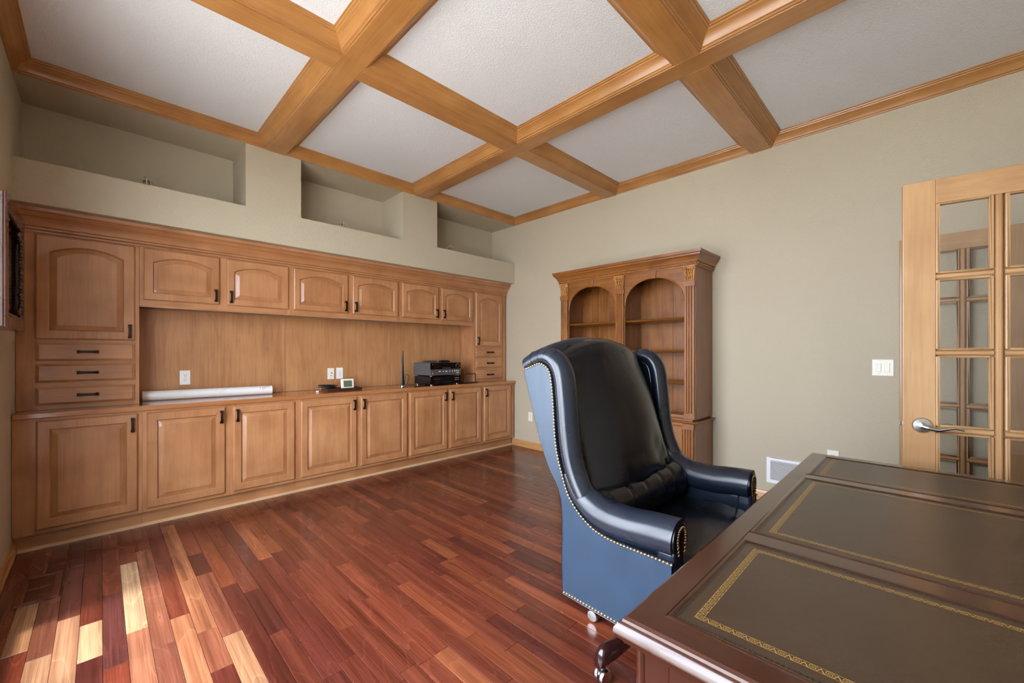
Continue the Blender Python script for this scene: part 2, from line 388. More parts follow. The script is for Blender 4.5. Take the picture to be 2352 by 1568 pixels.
TONES = [((136, 72, 54), 10), ((122, 62, 48), 12), ((108, 52, 44), 8), ((148, 82, 56), 6), ((96, 48, 44), 4), ((166, 100, 68), 2)]
def tone(r):
    k = r.random()*sum(w for _, w in TONES)
    for c, w in TONES:
        k -= w
        if k <= 0: break
    j = r.uniform(.92, 1.08); return lin(*[min(255, v*j) for v in c])
planks = []
x = .157-PW*8; pr_ = random.Random(21)
while x < XR:
    y = YF-T-1.6-pr_.random()*.9
    while y < YB-.42+.4:
        L = pr_.choice(LEN); y1 = y+L
        if y1 > YF-T-1.6 and y < 4.02: planks.append([x, y, L, tone(pr_)])
        y = y1
    x += PW
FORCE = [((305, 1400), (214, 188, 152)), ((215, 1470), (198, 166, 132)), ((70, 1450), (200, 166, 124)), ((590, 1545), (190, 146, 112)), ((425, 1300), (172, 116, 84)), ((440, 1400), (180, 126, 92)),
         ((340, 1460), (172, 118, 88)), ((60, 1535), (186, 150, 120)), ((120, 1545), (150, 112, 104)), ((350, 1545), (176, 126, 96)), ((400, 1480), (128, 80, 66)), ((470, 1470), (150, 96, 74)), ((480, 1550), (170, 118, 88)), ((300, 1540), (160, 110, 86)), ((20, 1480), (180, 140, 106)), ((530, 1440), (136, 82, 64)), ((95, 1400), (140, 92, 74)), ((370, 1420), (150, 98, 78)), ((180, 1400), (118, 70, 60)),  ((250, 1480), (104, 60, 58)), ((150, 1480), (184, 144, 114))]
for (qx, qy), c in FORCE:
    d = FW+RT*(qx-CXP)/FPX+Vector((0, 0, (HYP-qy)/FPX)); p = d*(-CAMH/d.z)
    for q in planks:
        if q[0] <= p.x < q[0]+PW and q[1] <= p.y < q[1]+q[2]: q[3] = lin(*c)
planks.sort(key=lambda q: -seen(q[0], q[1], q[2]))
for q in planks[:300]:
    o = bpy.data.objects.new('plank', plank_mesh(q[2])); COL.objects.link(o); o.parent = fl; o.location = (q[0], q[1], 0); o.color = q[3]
rest = MB()
for q in planks[300:]:
    g = .0006; rest.box(q[0]+g, q[0]+PW-g, q[1]+g, q[1]+q[2]-g, -.0135, 0)
o = rest.build('planks', floorw('y'), fl); o.color = lin(128, 64, 48); o['kind'] = 'stuff'

# ------------------------------------------------------------------ baseboards and shoe mould
def baseboard(name, segs, axis, wallc, out, label):
    t = thing(name, (wallc, 1, 0) if axis == 'y' else (1, wallc, 0), label, 'baseboard', kind='structure')
    prof = [(0, 0), (.020, 0), (.020, .014), (.013, .022), (.013, .070), (.008, .082), (0, .084)]
    for a, b in segs:
        MB().prism([(wallc+out*o, z) for o, z in prof], axis, a, b).build('board', doorw(axis), t, smooth=30) if axis == 'x' else \
            MB().loft([[(wallc+out*o, a, z) for o, z in prof], [(wallc+out*o, b, z) for o, z in prof]]).build('board', wood('base_maple', lin(186, 128, 76), lin(214, 162, 106), 'y'), t, smooth=30)
baseboard('baseboard_right', [(2.86, 3.995), (.0, 1.378)], 'y', XR, -1, 'light maple baseboard along the right wall')
baseboard('baseboard_left', [(YF, 3.995)], 'y', XL, 1, 'maple baseboard along the left wall')

# ------------------------------------------------------------------ cabinets
YC = 3.95                      # base cabinet face
YU = 4.115                     # wall cabinet face
ZC = .872                      # counter top
def rect_loop(x0, x1, z0, z1, y, rise=0, n=12):
    """closed loop seen from the front; the top edge may rise in an arch"""
    l = []
    for i in range(n): l.append((x0+(x1-x0)*i/n, y, z0))
    for i in range(n): l.append((x1, y, z0+(z1-z0)*i/n))
    for i in range(n):
        t = i/n; l.append((x1+(x0-x1)*t, y, z1+rise*(1-(2*t-1)**2)))
    for i in range(n): l.append((x0, y, z1+(z0-z1)*i/n))
    return l
def pull(parent, x, y, z, vertical=True, L=.10):
    """dark strap pull with two feet"""
    m = MB(); h = L/2; n = 9; la = []
    for i in range(n):
        t = -1+2*i/(n-1); d = .024-.006*t*t; w = .0075+.003*abs(t)**3
        if vertical: la.append([(x-w, y-d, z+t*h), (x+w, y-d, z+t*h), (x+w, y-d-.006, z+t*h), (x-w, y-d-.006, z+t*h)])
        else: la.append([(x+t*h, y-d, z-w), (x+t*h, y-d, z+w), (x+t*h, y-d-.006, z+w), (x+t*h, y-d-.006, z-w)])
    m.loft(la)
    for s in (-1, 1):
        c = s*(h-.008)
        if vertical: m.box(x-.010, x+.010, y-.021, y, z+c-.008, z+c+.008)
        else: m.box(x+c-.008, x+c+.008, y-.021, y, z-.010, z+.010)
    return m.build('handle', M_BRONZE, parent, bevel=.0015)
def cabinet_door(parent, x0, x1, z0, z1, y, arch=0, hx=None, hz=None, frame=.055):
    """raised-panel door standing proud of face plane y"""
    th = .02; y0 = y-.001; yf = y-th
    fw = min(frame, (x1-x0)*.14+.01)
    a0, a1 = x0+fw, x1-fw; b0, b1 = z0+frame, z1-frame-arch
    e = .005
    m = MB()
    lo = [rect_loop(x0, x1, z0, z1, y0), rect_loop(x0, x1, z0, z1, yf+.009), rect_loop(x0+.004, x1-.004, z0+.004, z1-.004, yf+.003), rect_loop(x0+.009, x1-.009, z0+.009, z1-.009, yf),
          rect_loop(a0, a1, b0, b1, yf, arch), rect_loop(a0+.004, a1-.004, b0+.004, b1-.004, yf+.004, arch), rect_loop(a0+.006, a1-.006, b0+.006, b1-.006, yf+.0145, arch)]
    m.loft(lo, cap0=False, cap1=False)
    m.f.append(tuple(range(48)))
    d = m.build('door', cab('z'), parent, smooth=25)
    p = MB(); k = .036
    lp = [rect_loop(a0+.006, a1-.006, b0+.006, b1-.006, yf+.0155, arch), rect_loop(a0+.010, a1-.010, b0+.010, b1-.010, yf+.0145, arch), rect_loop(a0+k, a1-k, b0+k, b1-k, yf+.002, arch*.96), rect_loop(a0+k+.002, a1-k-.002, b0+k+.002, b1-k-.002, yf+.001, arch*.96)]
    p.loft(lp, cap0=False, cap1=True).build('raised_panel', cab('z'), d, smooth=20)
    if hx is not None: pull(d, hx, yf, hz)
    return d
def drawer(parent, x0, x1, z0, z1, y):
    m = MB(); yf = y-.02
    lo = [rect_loop(x0, x1, z0, z1, y-.001), rect_loop(x0, x1, z0, z1, yf+.010), rect_loop(x0+.006, x1-.006, z0+.006, z1-.006, yf+.007), rect_loop(x0+.014, x1-.014, z0+.014, z1-.014, yf+.001), rect_loop(x0+.016, x1-.016, z0+.016, z1-.016, yf)]
    d = m.loft(lo).build('drawer', cab('x'), parent, smooth=20)
    pull(d, (x0+x1)/2, yf, (z0+z1)/2, False, .105)
def face_frame(parent, x0, x1, z0, z1, y, openx, openz, th=.02):
    """stiles and rails around the door openings, each its own board"""
    xs = [x0]
    for a, b in openx: xs += [a+.008, b-.008]
    xs.append(x1)
    for i in range(0, len(xs), 2): box('stile', xs[i], xs[i+1], y, y+th, z0, z1, cab('z'), parent)
    for a, b in openx:
        zs = [z0]
        for c, d in openz: zs += [c+.008, d-.008]
        zs.append(z1)
        for i in range(0, len(zs), 2): box('rail', a+.008, b-.008, y+.0004, y+th, zs[i], zs[i+1], cab('x'), parent)
def carcass(parent, x0, x1, y0, y1, z0, z1):
    t = .018; m = MB()
    m.box(x0, x0+t, y0, y1, z0, z1).box(x1-t, x1, y0, y1, z0, z1).box(x0+t, x1-t, y0, y1, z0, z0+t).box(x0+t, x1-t, y0, y1, z1-t, z1).box(x0+t, x1-t, y1-.008, y1, z0+t, z1-t)
    return m.build('carcass', cab('z'), parent)
YW = YB-.002
BASE = [((XL+.002, .213), [(-.285, .189)], 'wide single-door base cabinet in the left corner'),
        ((.214, 1.242), [(.237, .705), (.757, 1.218)], 'double-door base cabinet below the white mailing tube'),
        ((1.243, 2.350), [(1.267, 1.779), (1.820, 2.336)], 'double-door base cabinet below the white display'),
        ((2.351, 3.405), [(2.366, 2.859), (2.900, 3.381)], 'double-door base cabinet below the audio receiver'),
        ((3.406, 3.972), [(3.431, 3.903)], 'single-door base cabinet next to the right wall')]
for (a, b), drs, lab in BASE:
    t = thing('base_cabinet', ((a+b)/2, (YC+YW)/2, 0), lab, 'cabinet', 'base cabinets under the long counter')
    carcass(t, a, b, YC+.02, YW, .11, .835)
    face_frame(t, a, b, .11, .835, YC, drs, [(.135, .820)])
    box('toe_board', a, b, 4.0, 4.018, 0, .11, cab('x'), t)
    for i, (p, q) in enumerate(drs):
        left = (len(drs) == 2 and i == 1) or a > 3
        cabinet_door(t, p, q, .135, .820, YC, 0, (p+.028) if left else (q-.028), .745)
t = trim((1.8, 3.985, 0), 'thin pale shoe moulding at the foot of the base cabinets', 'moulding')
MB().prism([(4.0, 0), (3.986, 0), (3.987, .010), (3.993, .017), (4.0, .019)], 'x', XL+.02, XR-.02).build('shoe_board', wood('shoe_maple', lin(200, 160, 122), lin(222, 186, 146), 'x'), t)
ct = thing('countertop', (1.8, 4.2, .836), 'long maple counter running the whole width over the base cabinets', 'countertop')
box('slab', XL+.003, 3.99, 3.93, YW, .837, ZC, wood('counter_maple', lin(160, 100, 58), lin(190, 132, 84), 'x', rough=.16, coat=.7, blotch=.4, grain=.4), ct, bevel=.005)

bs = thing('backsplash', (1.8, YB-.02, ZC), 'maple veneer back panels between the counter and the wall cabinets', 'backsplash')
for a, b in ((.208, 1.262), (1.266, 2.380), (2.384, 3.40)):
    box('panel', a, b, YB-.020, YW, ZC+.001, 1.603, backw('z'), bs, bevel=.0015)
for xm in (1.264, 2.382): box('seam_strip', xm-.007, xm+.007, YB-.024, YB-.0205, ZC+.001, 1.60, cab('z'), bs, bevel=.001)

def tower(a, b, dr, hx, lab):
    t = thing('tower_cabinet', ((a+b)/2, (YU+YW)/2, ZC), lab, 'cabinet', 'tall cabinets standing on the counter')
    carcass(t, a, b, YU+.02, YW, ZC+.001, 2.03+.03)
    face_frame(t, a, b, ZC+.001, 2.06, YU, [dr], [(.903, 1.023), (1.053, 1.176), (1.194, 1.320), (1.340, 2.030)])
    cabinet_door(t, dr[0], dr[1], 1.340, 2.030, YU, .052, hx, 1.405, frame=.058)
    for z0, z1 in ((.903, 1.023), (1.053, 1.176), (1.194, 1.320)): drawer(t, dr[0], dr[1], z0, z1, YU)
tower(XL+.002, .205, (-.300, .181), .153, 'tall cabinet with arched door over three drawers in the left corner')
tower(3.405, 3.972, (3.435, 3.900), 3.463, 'tall cabinet with arched door over three drawers by the right wall')
for (a, b), drs, lab in [((.207, 1.237), [(.228, .697), (.745, 1.216)], 'wall cabinet with two arched doors over the mailing tube'),
                         ((1.238, 2.347), [(1.258, 1.765), (1.812, 2.321)], 'wall cabinet with two arched doors over the white display'),
                         ((2.348, 3.403), [(2.374, 2.855), (2.901, 3.379)], 'wall cabinet with two arched doors over the audio receiver')]:
    t = thing('wall_cabinet', ((a+b)/2, (YU+YW)/2, 1.605), lab, 'cabinet', 'wall cabinets with arched doors')
    carcass(t, a, b, YU+.02, YW, 1.612, 2.06)
    face_frame(t, a, b, 1.605, 2.06, YU, drs, [(1.645, 2.030)])
    for i, (p, q) in enumerate(drs):
        cabinet_door(t, p, q, 1.645, 2.030, YU, .045, (p+.028) if i == 1 else (q-.028), 1.715, frame=.052)
    box('light_rail', a, b, YU+.001, YU+.018, 1.592, 1.605, cab('x'), t)
cr = thing('cabinet_crown', (1.8, YU, 2.04), 'stepped crown moulding along the top of the wall cabinets', 'crown moulding')
CP = [(0, 2.038), (.010, 2.038), (.011, 2.050), (.006, 2.053), (.018, 2.058), (.019, 2.070), (.014, 2.073), (.022, 2.077), (.026, 2.096), (.036, 2.112), (.050, 2.126), (.056, 2.129), (.051, 2.133), (.060, 2.139), (.070, 2.152), (.078, 2.157), (.072, 2.161), (.080, 2.166), (.082, 2.1885), (0, 2.1885)]
for a, b in ((XL+.003, 1.15), (1.15, 2.56), (2.56, 3.972)):
    la = [(a, YU-.001-o, z) for o, z in CP]; lb = [((b+(o if b > 3.9 and b+o < XR-.002 else (XR-.003-b if b > 3.9 else 0))), YU-.001-o, z) for o, z in CP]
    MB().loft([la, lb]).build('crown_board', cab('x'), cr, smooth=28)
box('fascia', XL+.003, 3.97, YU+.003, YU+.02, 2.0605, 2.188, cab('x'), cr)

# ------------------------------------------------------------------ plates, outlets, vents
def plate(name, label, cat, c, nrm, w, h, gangs, mat=M_WHITE, group=None):
    """wall plate; nrm 'y' faces the room from the cabinet wall, 'x' from the right wall"""
    t = thing(name, c, label, cat, group)
    def B(nm, u0, u1, z0, z1, d0, d1, m, par=t, bev=0):
        if nrm == 'y': return box(nm, c[0]+u0, c[0]+u1, c[1]-d1, c[1]-d0, c[2]+z0, c[2]+z1, m, par, bev)
        return box(nm, c[0]-d1, c[0]-d0, c[1]+u0, c[1]+u1, c[2]+z0, c[2]+z1, m, par, bev)
    B('cover', -w/2, w/2, -h/2, h/2, .0005, .006, mat, t, .0025)
    for g in gangs:
        u = g[1]
        if g[0] == 'duplex':
            for dz in (-.0195, .0195):
                s = B('socket', u-.016, u+.016, dz-.0145, dz+.0145, .006, .0085, mat, t, .004)
                for su, hh in ((-.006, .0045), (.006, .0035)): B('slot', u+su-.0012, u+su+.0012, dz+.003-hh, dz+.003+hh, .0084, .0089, M_DARK, s)
                B('slot', u-.002, u+.002, dz-.011, dz-.007, .0084, .0089, M_DARK, s)
        elif g[0] == 'rocker':
            s = B('switch', u-.0165, u+.0165, -.034, .034, .006, .0075, mat, t, .001)
            B('rocker', u-.0140, u+.0140, -.030, .030, .0075, .0115, mat, s, .003)
        elif g[0] == 'coax':
            m = MB().lathe([(.006, 0), (.006, -.004), (.0045, -.004), (.0045, -.013), (.001, -.013)], (c[0]+u+.004, c[1]-.006, c[2]+.008), 10, 'y'); m.build('coax_jack', M_NICKEL, t)
            MB().lathe([(.004, 0), (.004, -.006), (.002, -.006)], (c[0]+u, c[1]-.006, c[2]-.020), 10, 'y').build('phone_jack', M_DARK, t)
        for z in ((-.048, .048) if g[0] != 'duplex' else (0,)):
            if nrm == 'y': MB().lathe([(.003, 0), (.003, -.001), (.001, -.0015)], (c[0]+u, c[1]-.006, c[2]+z), 8, 'y').build('screw', M_NICKEL, t)
            else: MB().lathe([(.003, 0), (.003, -.001), (.001, -.0015)], (c[0]-.006, c[1]+u, c[2]+z), 8, 'x').build('screw', M_NICKEL, t)
YP = YB-.0205
plate('outlet', 'white duplex outlet on the back panel above the mailing tube', 'outlet', (.505, YP, 1.042), 'y', .072, .120, [('duplex', 0)])
plate('jack_plate', 'cream plate with a cable jack beside the display', 'wall plate', (1.708, YP, 1.032), 'y', .068, .116, [('coax', 0)], M_IVORY)
plate('outlet', 'white duplex outlet on the back panel beside the cable jack', 'outlet', (1.800, YP, 1.034), 'y', .070, .118, [('duplex', 0)])
plate('outlet', 'white duplex outlet low on the right wall near the cabinets', 'outlet', (XR, 3.668, .413), 'x', .072, .118, [('duplex', 0)], M_IVORY)
plate('outlet', 'white outlet on the right wall just above the desk edge', 'outlet', (XR, .508, .440), 'x', .072, .118, [('duplex', 0)], M_IVORY)
plate('light_switch', 'double rocker light switch in a white plate by the door', 'light switch', (XR, .222, 1.143), 'x', .117, .118, [('rocker', -.023), ('rocker', .023)], M_IVORY)

vt = thing('return_vent', (XR, .76, .17), 'white metal return air grille on the right wall behind the desk', 'vent')
va, vb, vz0, vz1 = .57, .955, .160, .372
m = MB().box(XR-.012, XR-.001, va, va+.028, vz0, vz1).box(XR-.012, XR-.001, vb-.028, vb, vz0, vz1).box(XR-.012, XR-.001, va+.028, vb-.028, vz0, vz0+.026).box(XR-.012, XR-.001, va+.028, vb-.028, vz1-.026, vz1)
m.build('vent_frame', M_VENT, vt, bevel=.002)
box('duct', XR-.0025, XR-.0005, va+.028, vb-.028, vz0+.026, vz1-.026, M_DARK, vt)
m = MB(); n = 17
for i in range(n):
    z = vz0+.026+(vz1-vz0-.052)*(i+.5)/n
    m.add([(XR-.011, va+.028, z-.0034), (XR-.011, vb-.028, z-.0034), (XR-.004, vb-.028, z-.0004), (XR-.004, va+.028, z-.0004), (XR-.011, va+.028, z-.0018), (XR-.011, vb-.028, z-.0018), (XR-.004, vb-.028, z+.0012), (XR-.004, va+.028, z+.0012)],
          [(0, 1, 2, 3), (7, 6, 5, 4), (0, 4, 5, 1), (3, 2, 6, 7), (0, 3, 7, 4), (1, 5, 6, 2)])
o = m.build('louvres', M_VENT, vt); o['kind'] = 'stuff'

fv = thing('floor_vent', (-.22, 3.32, 0), 'dark wooden floor vent let into the boards in the left corner', 'vent')
fa, fb, fc, fd = -.300, -.150, 3.140, 3.500
FVW = wood('vent_wood', lin(84, 44, 32), lin(120, 66, 44), 'y', rough=.35)
m = MB().box(fa, fa+.028, fc, fd, .0005, .008).box(fb-.028, fb, fc, fd, .0005, .008).box(fa+.028, fb-.028, fc, fc+.028, .0005, .008).box(fa+.028, fb-.028, fd-.028, fd, .0005, .008).box(fa+.028, fb-.028, 3.305, 3.325, .0005, .008)
m.build('vent_frame', FVW, fv, bevel=.002)
box('duct', fa+.028, fb-.028, fc+.028, fd-.028, .0003, .0012, M_DARK, fv)
m = MB(); y = fc+.034
while y < fd-.034:
    m.box(fa+.028, fb-.028, y, y+.006, .0012, .0075); y += .0125
o = m.build('slats', FVW, fv); o['kind'] = 'stuff'

# ------------------------------------------------------------------ things on the counter
tb = thing('mailing_tube', (.66, 4.28, ZC), 'long white cardboard mailing tube with red print lying on the counter', 'tube')
p0 = Vector((.235, 4.318, ZC+.0385)); p1 = Vector((1.118, 4.262, ZC+.0385)); ax = (p1-p0).normalized()
MB().tube([p0, p1], .038, 28).build('card_tube', M_TUBE, tb, smooth=40)
MB().tube([p1-ax*.012, p1+ax*.002], .0388, 28).build('end_cap', M_WHITE, tb, smooth=40)
MB().tube([p0+ax*.012, p0-ax*.002], .0388, 28).build('end_cap', M_WHITE, tb, smooth=40)
mk = MB(); u = Vector((0, 0, 1)); w = ax.cross(u)
def on_tube(s, a): return p1+ax*s+(-w*0+u*math.sin(a)+Vector((ax.y, -ax.x, 0))*math.cos(a))*.0383
for s0, a0, s1, a1 in [(-.075, .25, -.075, 1.1), (-.060, .4, -.060, 1.15), (-.047, .75, -.047, 1.2), (-.095, .5, -.095, 1.0), (-.03, .9, -.03, 1.3)]:
    for k in range(7):                                        # broken red lettering lines
        if k % 3 == 2: continue
        aa = a0+(a1-a0)*k/7; bb = a0+(a1-a0)*(k+.75)/7
        mk.add([on_tube(s0-.0025, aa), on_tube(s0+.0025, aa), on_tube(s0+.0025, bb), on_tube(s0-.0025, bb)], [(0, 1, 2, 3)])
mk.build('red_print', M_RED, tb)
sp = [on_tube(-.40+.09*k/12-.9*0, -.2+1.9*k/12) for k in range(13)]
MB().tube([Vector(q) for q in sp], .0006, 4).build('wrap_seam', plain('seam_grey', lin(150, 150, 150), .6), tb)

tr = thing('tray', (1.735, 4.175, ZC), 'low dark wooden tray under the small white display', 'tray')
m = MB().box(1.565, 1.912, 4.105, 4.250, ZC+.001, ZC+.008)
for a, b, c, d in ((1.565, 1.912, 4.105, 4.113), (1.565, 1.912, 4.242, 4.250), (1.565, 1.573, 4.113, 4.242), (1.904, 1.912, 4.113, 4.242)): m.box(a, b, c, d, ZC+.008, ZC+.026)
m.build('tray_body', wood('tray_wood', lin(52, 26, 18), lin(84, 46, 30), 'x', rough=.25), tr, bevel=.001)
th = thing('display', (1.80, 4.19, ZC+.010), 'small white thermostat-like display with grey screen leaning on the tray', 'display')
def tilt(m, c, ang, rz=0):
    R = Matrix.Rotation(rz, 3, 'Z') @ Matrix.Rotation(ang, 3, 'X'); c = Vector(c)
    m.v = [tuple(R @ (Vector(v)-c)+c) for v in m.v]; return m
tc_ = (1.80, 4.185, ZC+.012)
tilt(MB().box(1.735, 1.865, 4.185, 4.207, ZC+.012, ZC+.112), tc_, -.16).build('case', M_WHITE, th, bevel=.006)
tilt(MB().box(1.757, 1.843, 4.182, 4.186, ZC+.030, ZC+.095), tc_, -.16).build('screen', M_LCD, th, bevel=.001)
cb = thing('cable_coil', (1.58, 4.20, ZC), 'coiled black cable with plug lying beside the tray', 'cable')
pts = []
for k in range(64):
    a = k*.45; r = .060+.012*math.sin(k*.7); pts.append((1.60+r*1.35*math.cos(a), 4.195+r*.55*math.sin(a), ZC+.034+.006*math.sin(k*.31)+.0004*k))
MB().tube(pts, .0035, 6).build('cord', M_CABLE, cb, smooth=60)
MB().tube([(1.535, 4.17, ZC+.035), (1.525, 4.14, ZC+.016), (1.515, 4.12, ZC+.008), (1.480, 4.12, ZC+.008)], .0035, 6).build('lead', M_CABLE, cb, smooth=60)
MB().box(1.462, 1.486, 4.112, 4.128, ZC+.001, ZC+.015).build('plug', M_WHITE, cb, bevel=.003)

an = thing('antenna', (2.445, 4.22, ZC), 'tall tapered black indoor antenna on a round chrome foot', 'antenna')
MB().lathe([(.050, .001), (.050, .006), (.044, .010), (.022, .013), (.0, .013)], (2.445, 4.22, ZC), 28).build('foot', M_CHROME, an, smooth=40)
mm = MB(); lo = []
for k in range(10):
    t = k/9; z = ZC+.0125+.395*t; wx = .021*(1-t)+.0065*t; wy = .013*(1-t)+.006*t
    if k == 9: wx *= .6; wy *= .6
    lo.append([(2.445+wx*math.cos(2*math.pi*j/12), 4.22+wy*math.sin(2*math.pi*j/12), z) for j in range(12)])
mm.loft(lo).build('mast', M_BLACKP, an, smooth=40)
MB().box(2.452, 2.456, 4.2055, 4.2095, ZC+.075, ZC+.080).build('indicator', plain('green_lamp', lin(120, 170, 60), .3), an)
pts = smoothpath([(2.46, 4.235, ZC+.010), (2.50, 4.27, ZC+.005), (2.52, 4.30, ZC+.07), (2.54, 4.31, ZC+.125), (2.575, 4.30, ZC+.10), (2.55, 4.28, ZC+.05), (2.52, 4.24, ZC+.008), (2.56, 4.20, ZC+.005), (2.61, 4.23, ZC+.006), (2.655, 4.30, ZC+.005)], 5)
MB().tube(pts, .0028, 6).build('cord', M_CABLE, an, smooth=60)
wr = thing('cable_tangle', (2.62, 4.12, ZC), 'tangle of black leads lying between the antenna and the player', 'cable')
r2 = random.Random(5)
for k in range(4):
    q = [(2.585+.018*j+r2.uniform(-.008, .008), 4.08+r2.uniform(-.02, .09), ZC+.006+.004*k+r2.uniform(0, .012)) for j in range(5)]
    MB().tube(smoothpath(q, 5), .003, 6).build('cord', M_CABLE, wr, smooth=60)

RX0, RX1, RY0, RY1 = 2.672, 3.100, 3.995, 4.345
pl = thing('disc_player', ((RX0+RX1)/2, (RY0+RY1)/2, ZC), 'low black disc player under the receiver', 'disc player')
z0, z1 = ZC+.012, ZC+.103
box('case', RX0+.004, RX1-.004, RY0+.012, RY1, z0, z1, M_BLACKP, pl, .002)
fp = box('front_panel', RX0, RX1, RY0, RY0+.012, z0, z1, M_BLACKG, pl, .002)
box('disc_tray', RX0+.12, RX1-.13, RY0-.003, RY0, z0+.018, z0+.034, M_BLACKP, fp, .001)
box('screen', RX0+.14, RX1-.15, RY0-.0015, RY0, z0+.045, z0+.070, plain('dark_screen', lin(16, 20, 24), .1), fp)
for i in range(7): MB().lathe([(.0035, 0), (.0035, -.003), (.001, -.003)], (RX0+.05+.013*i, RY0, z0+.060), 8, 'y').build('button', M_SILV, fp)
for i in range(3):
    for j in range(2): MB().lathe([(.004, 0), (.004, -.003), (.001, -.003)], (RX1-.035-.022*i, RY0, z0+.045+.022*j), 8, 'y').build('button', M_LEDW, fp)
for fx in (RX0+.03, RX1-.03):
    for fy in (RY0+.03, RY1-.03): MB().lathe([(.018, .001), (.020, .006), (.018, .013)], (fx, fy, ZC), 14).build('foot', M_NICKEL, pl, smooth=40)
rv = thing('audio_receiver', ((RX0+RX1)/2, (RY0+RY1)/2, ZC+.104), 'grey and black audio receiver with a round volume knob', 'receiver')
z0, z1 = ZC+.117, ZC+.262
box('case', RX0-.002, RX1+.002, RY0+.014, RY1+.005, z0, z1, M_GREYM, rv, .002)
fu = box('front_panel', RX0, RX1, RY0, RY0+.0135, z0+.070, z1, M_BLACKG, rv, .002)
flw = box('lower_front_panel', RX0, RX1, RY0-.001, RY0+.0135, z0, z0+.069, M_SILV, rv, .002)
kn = MB().lathe([(.026, 0), (.026, -.004), (.022, -.006), (.021, -.016), (.018, -.018), (.001, -.018)], (RX1-.046, RY0, z0+.106), 24, 'y').build('volume_knob', M_BLACKG, fu, smooth=40)
MB().lathe([(.0285, 0), (.0285, -.003), (.0262, -.0045), (.0262, 0)], (RX1-.046, RY0, z0+.106), 24, 'y').build('knob_ring', M_CHROME, fu, smooth=40)
for i in range(8): box('display_segment', RX0+.165+.015*i, RX0+.174+.015*i, RY0-.0008, RY0+.0002, z0+.076, z0+.088, plain('dim_segment', lin(70, 72, 80), .4), fu)
for u in (.115, .127, .170, .207, .220, .262, .300): box('button', RX0+u, RX0+u+.008, RY0-.003, RY0-.001, z0+.038, z0+.050, M_LEDW, flw)
for u in (.340, .366, .392): MB().lathe([(.007, 0), (.007, -.003), (.001, -.004)], (RX0+u, RY0-.001, z0+.046), 10, 'y').build('button', M_LEDW, flw)
box('power_button', RX0+.022, RX0+.027, RY0-.003, RY0-.001, z0+.014, z0+.034, M_LEDW, flw)
box('badge', RX1-.060, RX1-.028, RY0-.002, RY0-.001, z0+.018, z0+.026, M_LEDW, flw)
box('badge', RX0+.022, RX0+.040, RY0-.0006, RY0+.0002, z0+.120, z0+.127, plain('gold_badge', lin(150, 110, 50), .4), fu)
for dy, dz in ((.06, .030), (.06, .115), (.30, .030)): MB().lathe([(.006, 0), (.006, -.002), (.001, -.003)], (RX0-.002, RY0+dy, z0+dz), 10, 'x').build('screw', M_CHROME, rv)
for fx in (RX0+.035, RX1-.035):
    for fy in (RY0+.035, RY1-.035): MB().lathe([(.022, .1045-.104), (.024, .108-.104), (.022, .117-.104)], (fx, fy, ZC+.104), 16).build('foot', M_CHROME, rv, smooth=40)
zt = z1+.001
r1_ = thing('remote_control', (2.80, 4.20, zt), 'silver-grey remote control lying on the receiver', 'remote')
MB().box(2.70, 2.88, 4.17, 4.22, zt, zt+.020).build('body', M_SILV, r1_, bevel=.004)
for i in range(6):
    for j in range(2): box('button', 2.715+.025*i, 2.727+.025*i, 4.182+.018*j, 4.192+.018*j, zt+.0195, zt+.022, M_BLACKP, r1_)
r3_ = thing('remote_control', (2.96, 4.18, zt), 'black remote control lying on the receiver', 'remote')
MB().prism([(2.865+.02, zt), (3.02, zt), (3.02, zt+.022), (2.90, zt+.026)], 'y', 4.10, 4.155).build('body', M_BLACKP, r3_, bevel=.003)
for i in range(5):
    for j in range(2): box('button', 2.91+.020*i, 2.921+.020*i, 4.112+.018*j, 4.124+.018*j, zt+.021, zt+.0275, M_GREYM, r3_)
be = thing('wire_stand', (3.30, 4.05, ZC), 'small black metal loop stand in front of the right tall cabinet', 'stand')
pth = [(3.215, 4.055, ZC+.010), (3.215, 4.055, ZC+.104), (3.225, 4.055, ZC+.114), (3.375, 4.055, ZC+.114), (3.385, 4.055, ZC+.104), (3.385, 4.055, ZC+.010)]
MB().tube(pth, .006, 8).build('loop', M_BLACKP, be, smooth=50)
MB().box(3.18, 3.39, 4.015, 4.095, ZC+.001, ZC+.010).build('base_plate', M_BLACKP, be, bevel=.002)

# ------------------------------------------------------------------ caged lights in the niches
for (lx, ly, lab) in ((.245, 4.12, 'small wire-caged light fixture in the left niche'), (1.71, 4.12, 'small wire-caged light fixture in the middle niche'), (3.04, 4.12, 'small wire-caged light fixture in the right niche')):
    t = thing('cage_light', (lx, ly, 2.46), lab, 'light fixture', 'caged lights in the wall niches')
    MB().lathe([(.045, .001), (.045, .012), (.030, .020), (.0, .020)], (lx, ly, 2.46), 18).build('base', M_IVORY, t, smooth=40)
    MB().lathe([(.014, .02), (.022, .05), (.020, .075), (.008, .090), (.0, .092)], (lx, ly, 2.46), 14).build('bulb', plain('frosted_glass', lin(120, 108, 88), .3), t, smooth=50)
    for k in range(4):
        a = k*math.pi/4; c, s = math.cos(a), math.sin(a); pts = []
        for j in range(13):
            b = math.pi*j/12; r = .036*math.cos(b); pts.append((lx+c*r, ly+s*r, 2.46+(.02 if j in (0, 12) else .075)+(.030*math.sin(b) if j not in (0, 12) else 0)))
        MB().tube(pts, .0028, 6).build('cage_wire', plain('aged_wire', lin(196, 184, 158), .45), t, smooth=60)
    for z in (.045, .075):
        MB().tube([(lx+.036*math.cos(2*math.pi*j/20), ly+.036*math.sin(2*math.pi*j/20), 2.46+z) for j in range(21)], .0024, 6).build('cage_ring', plain('aged_wire', lin(196, 184, 158), .45), t, smooth=60)

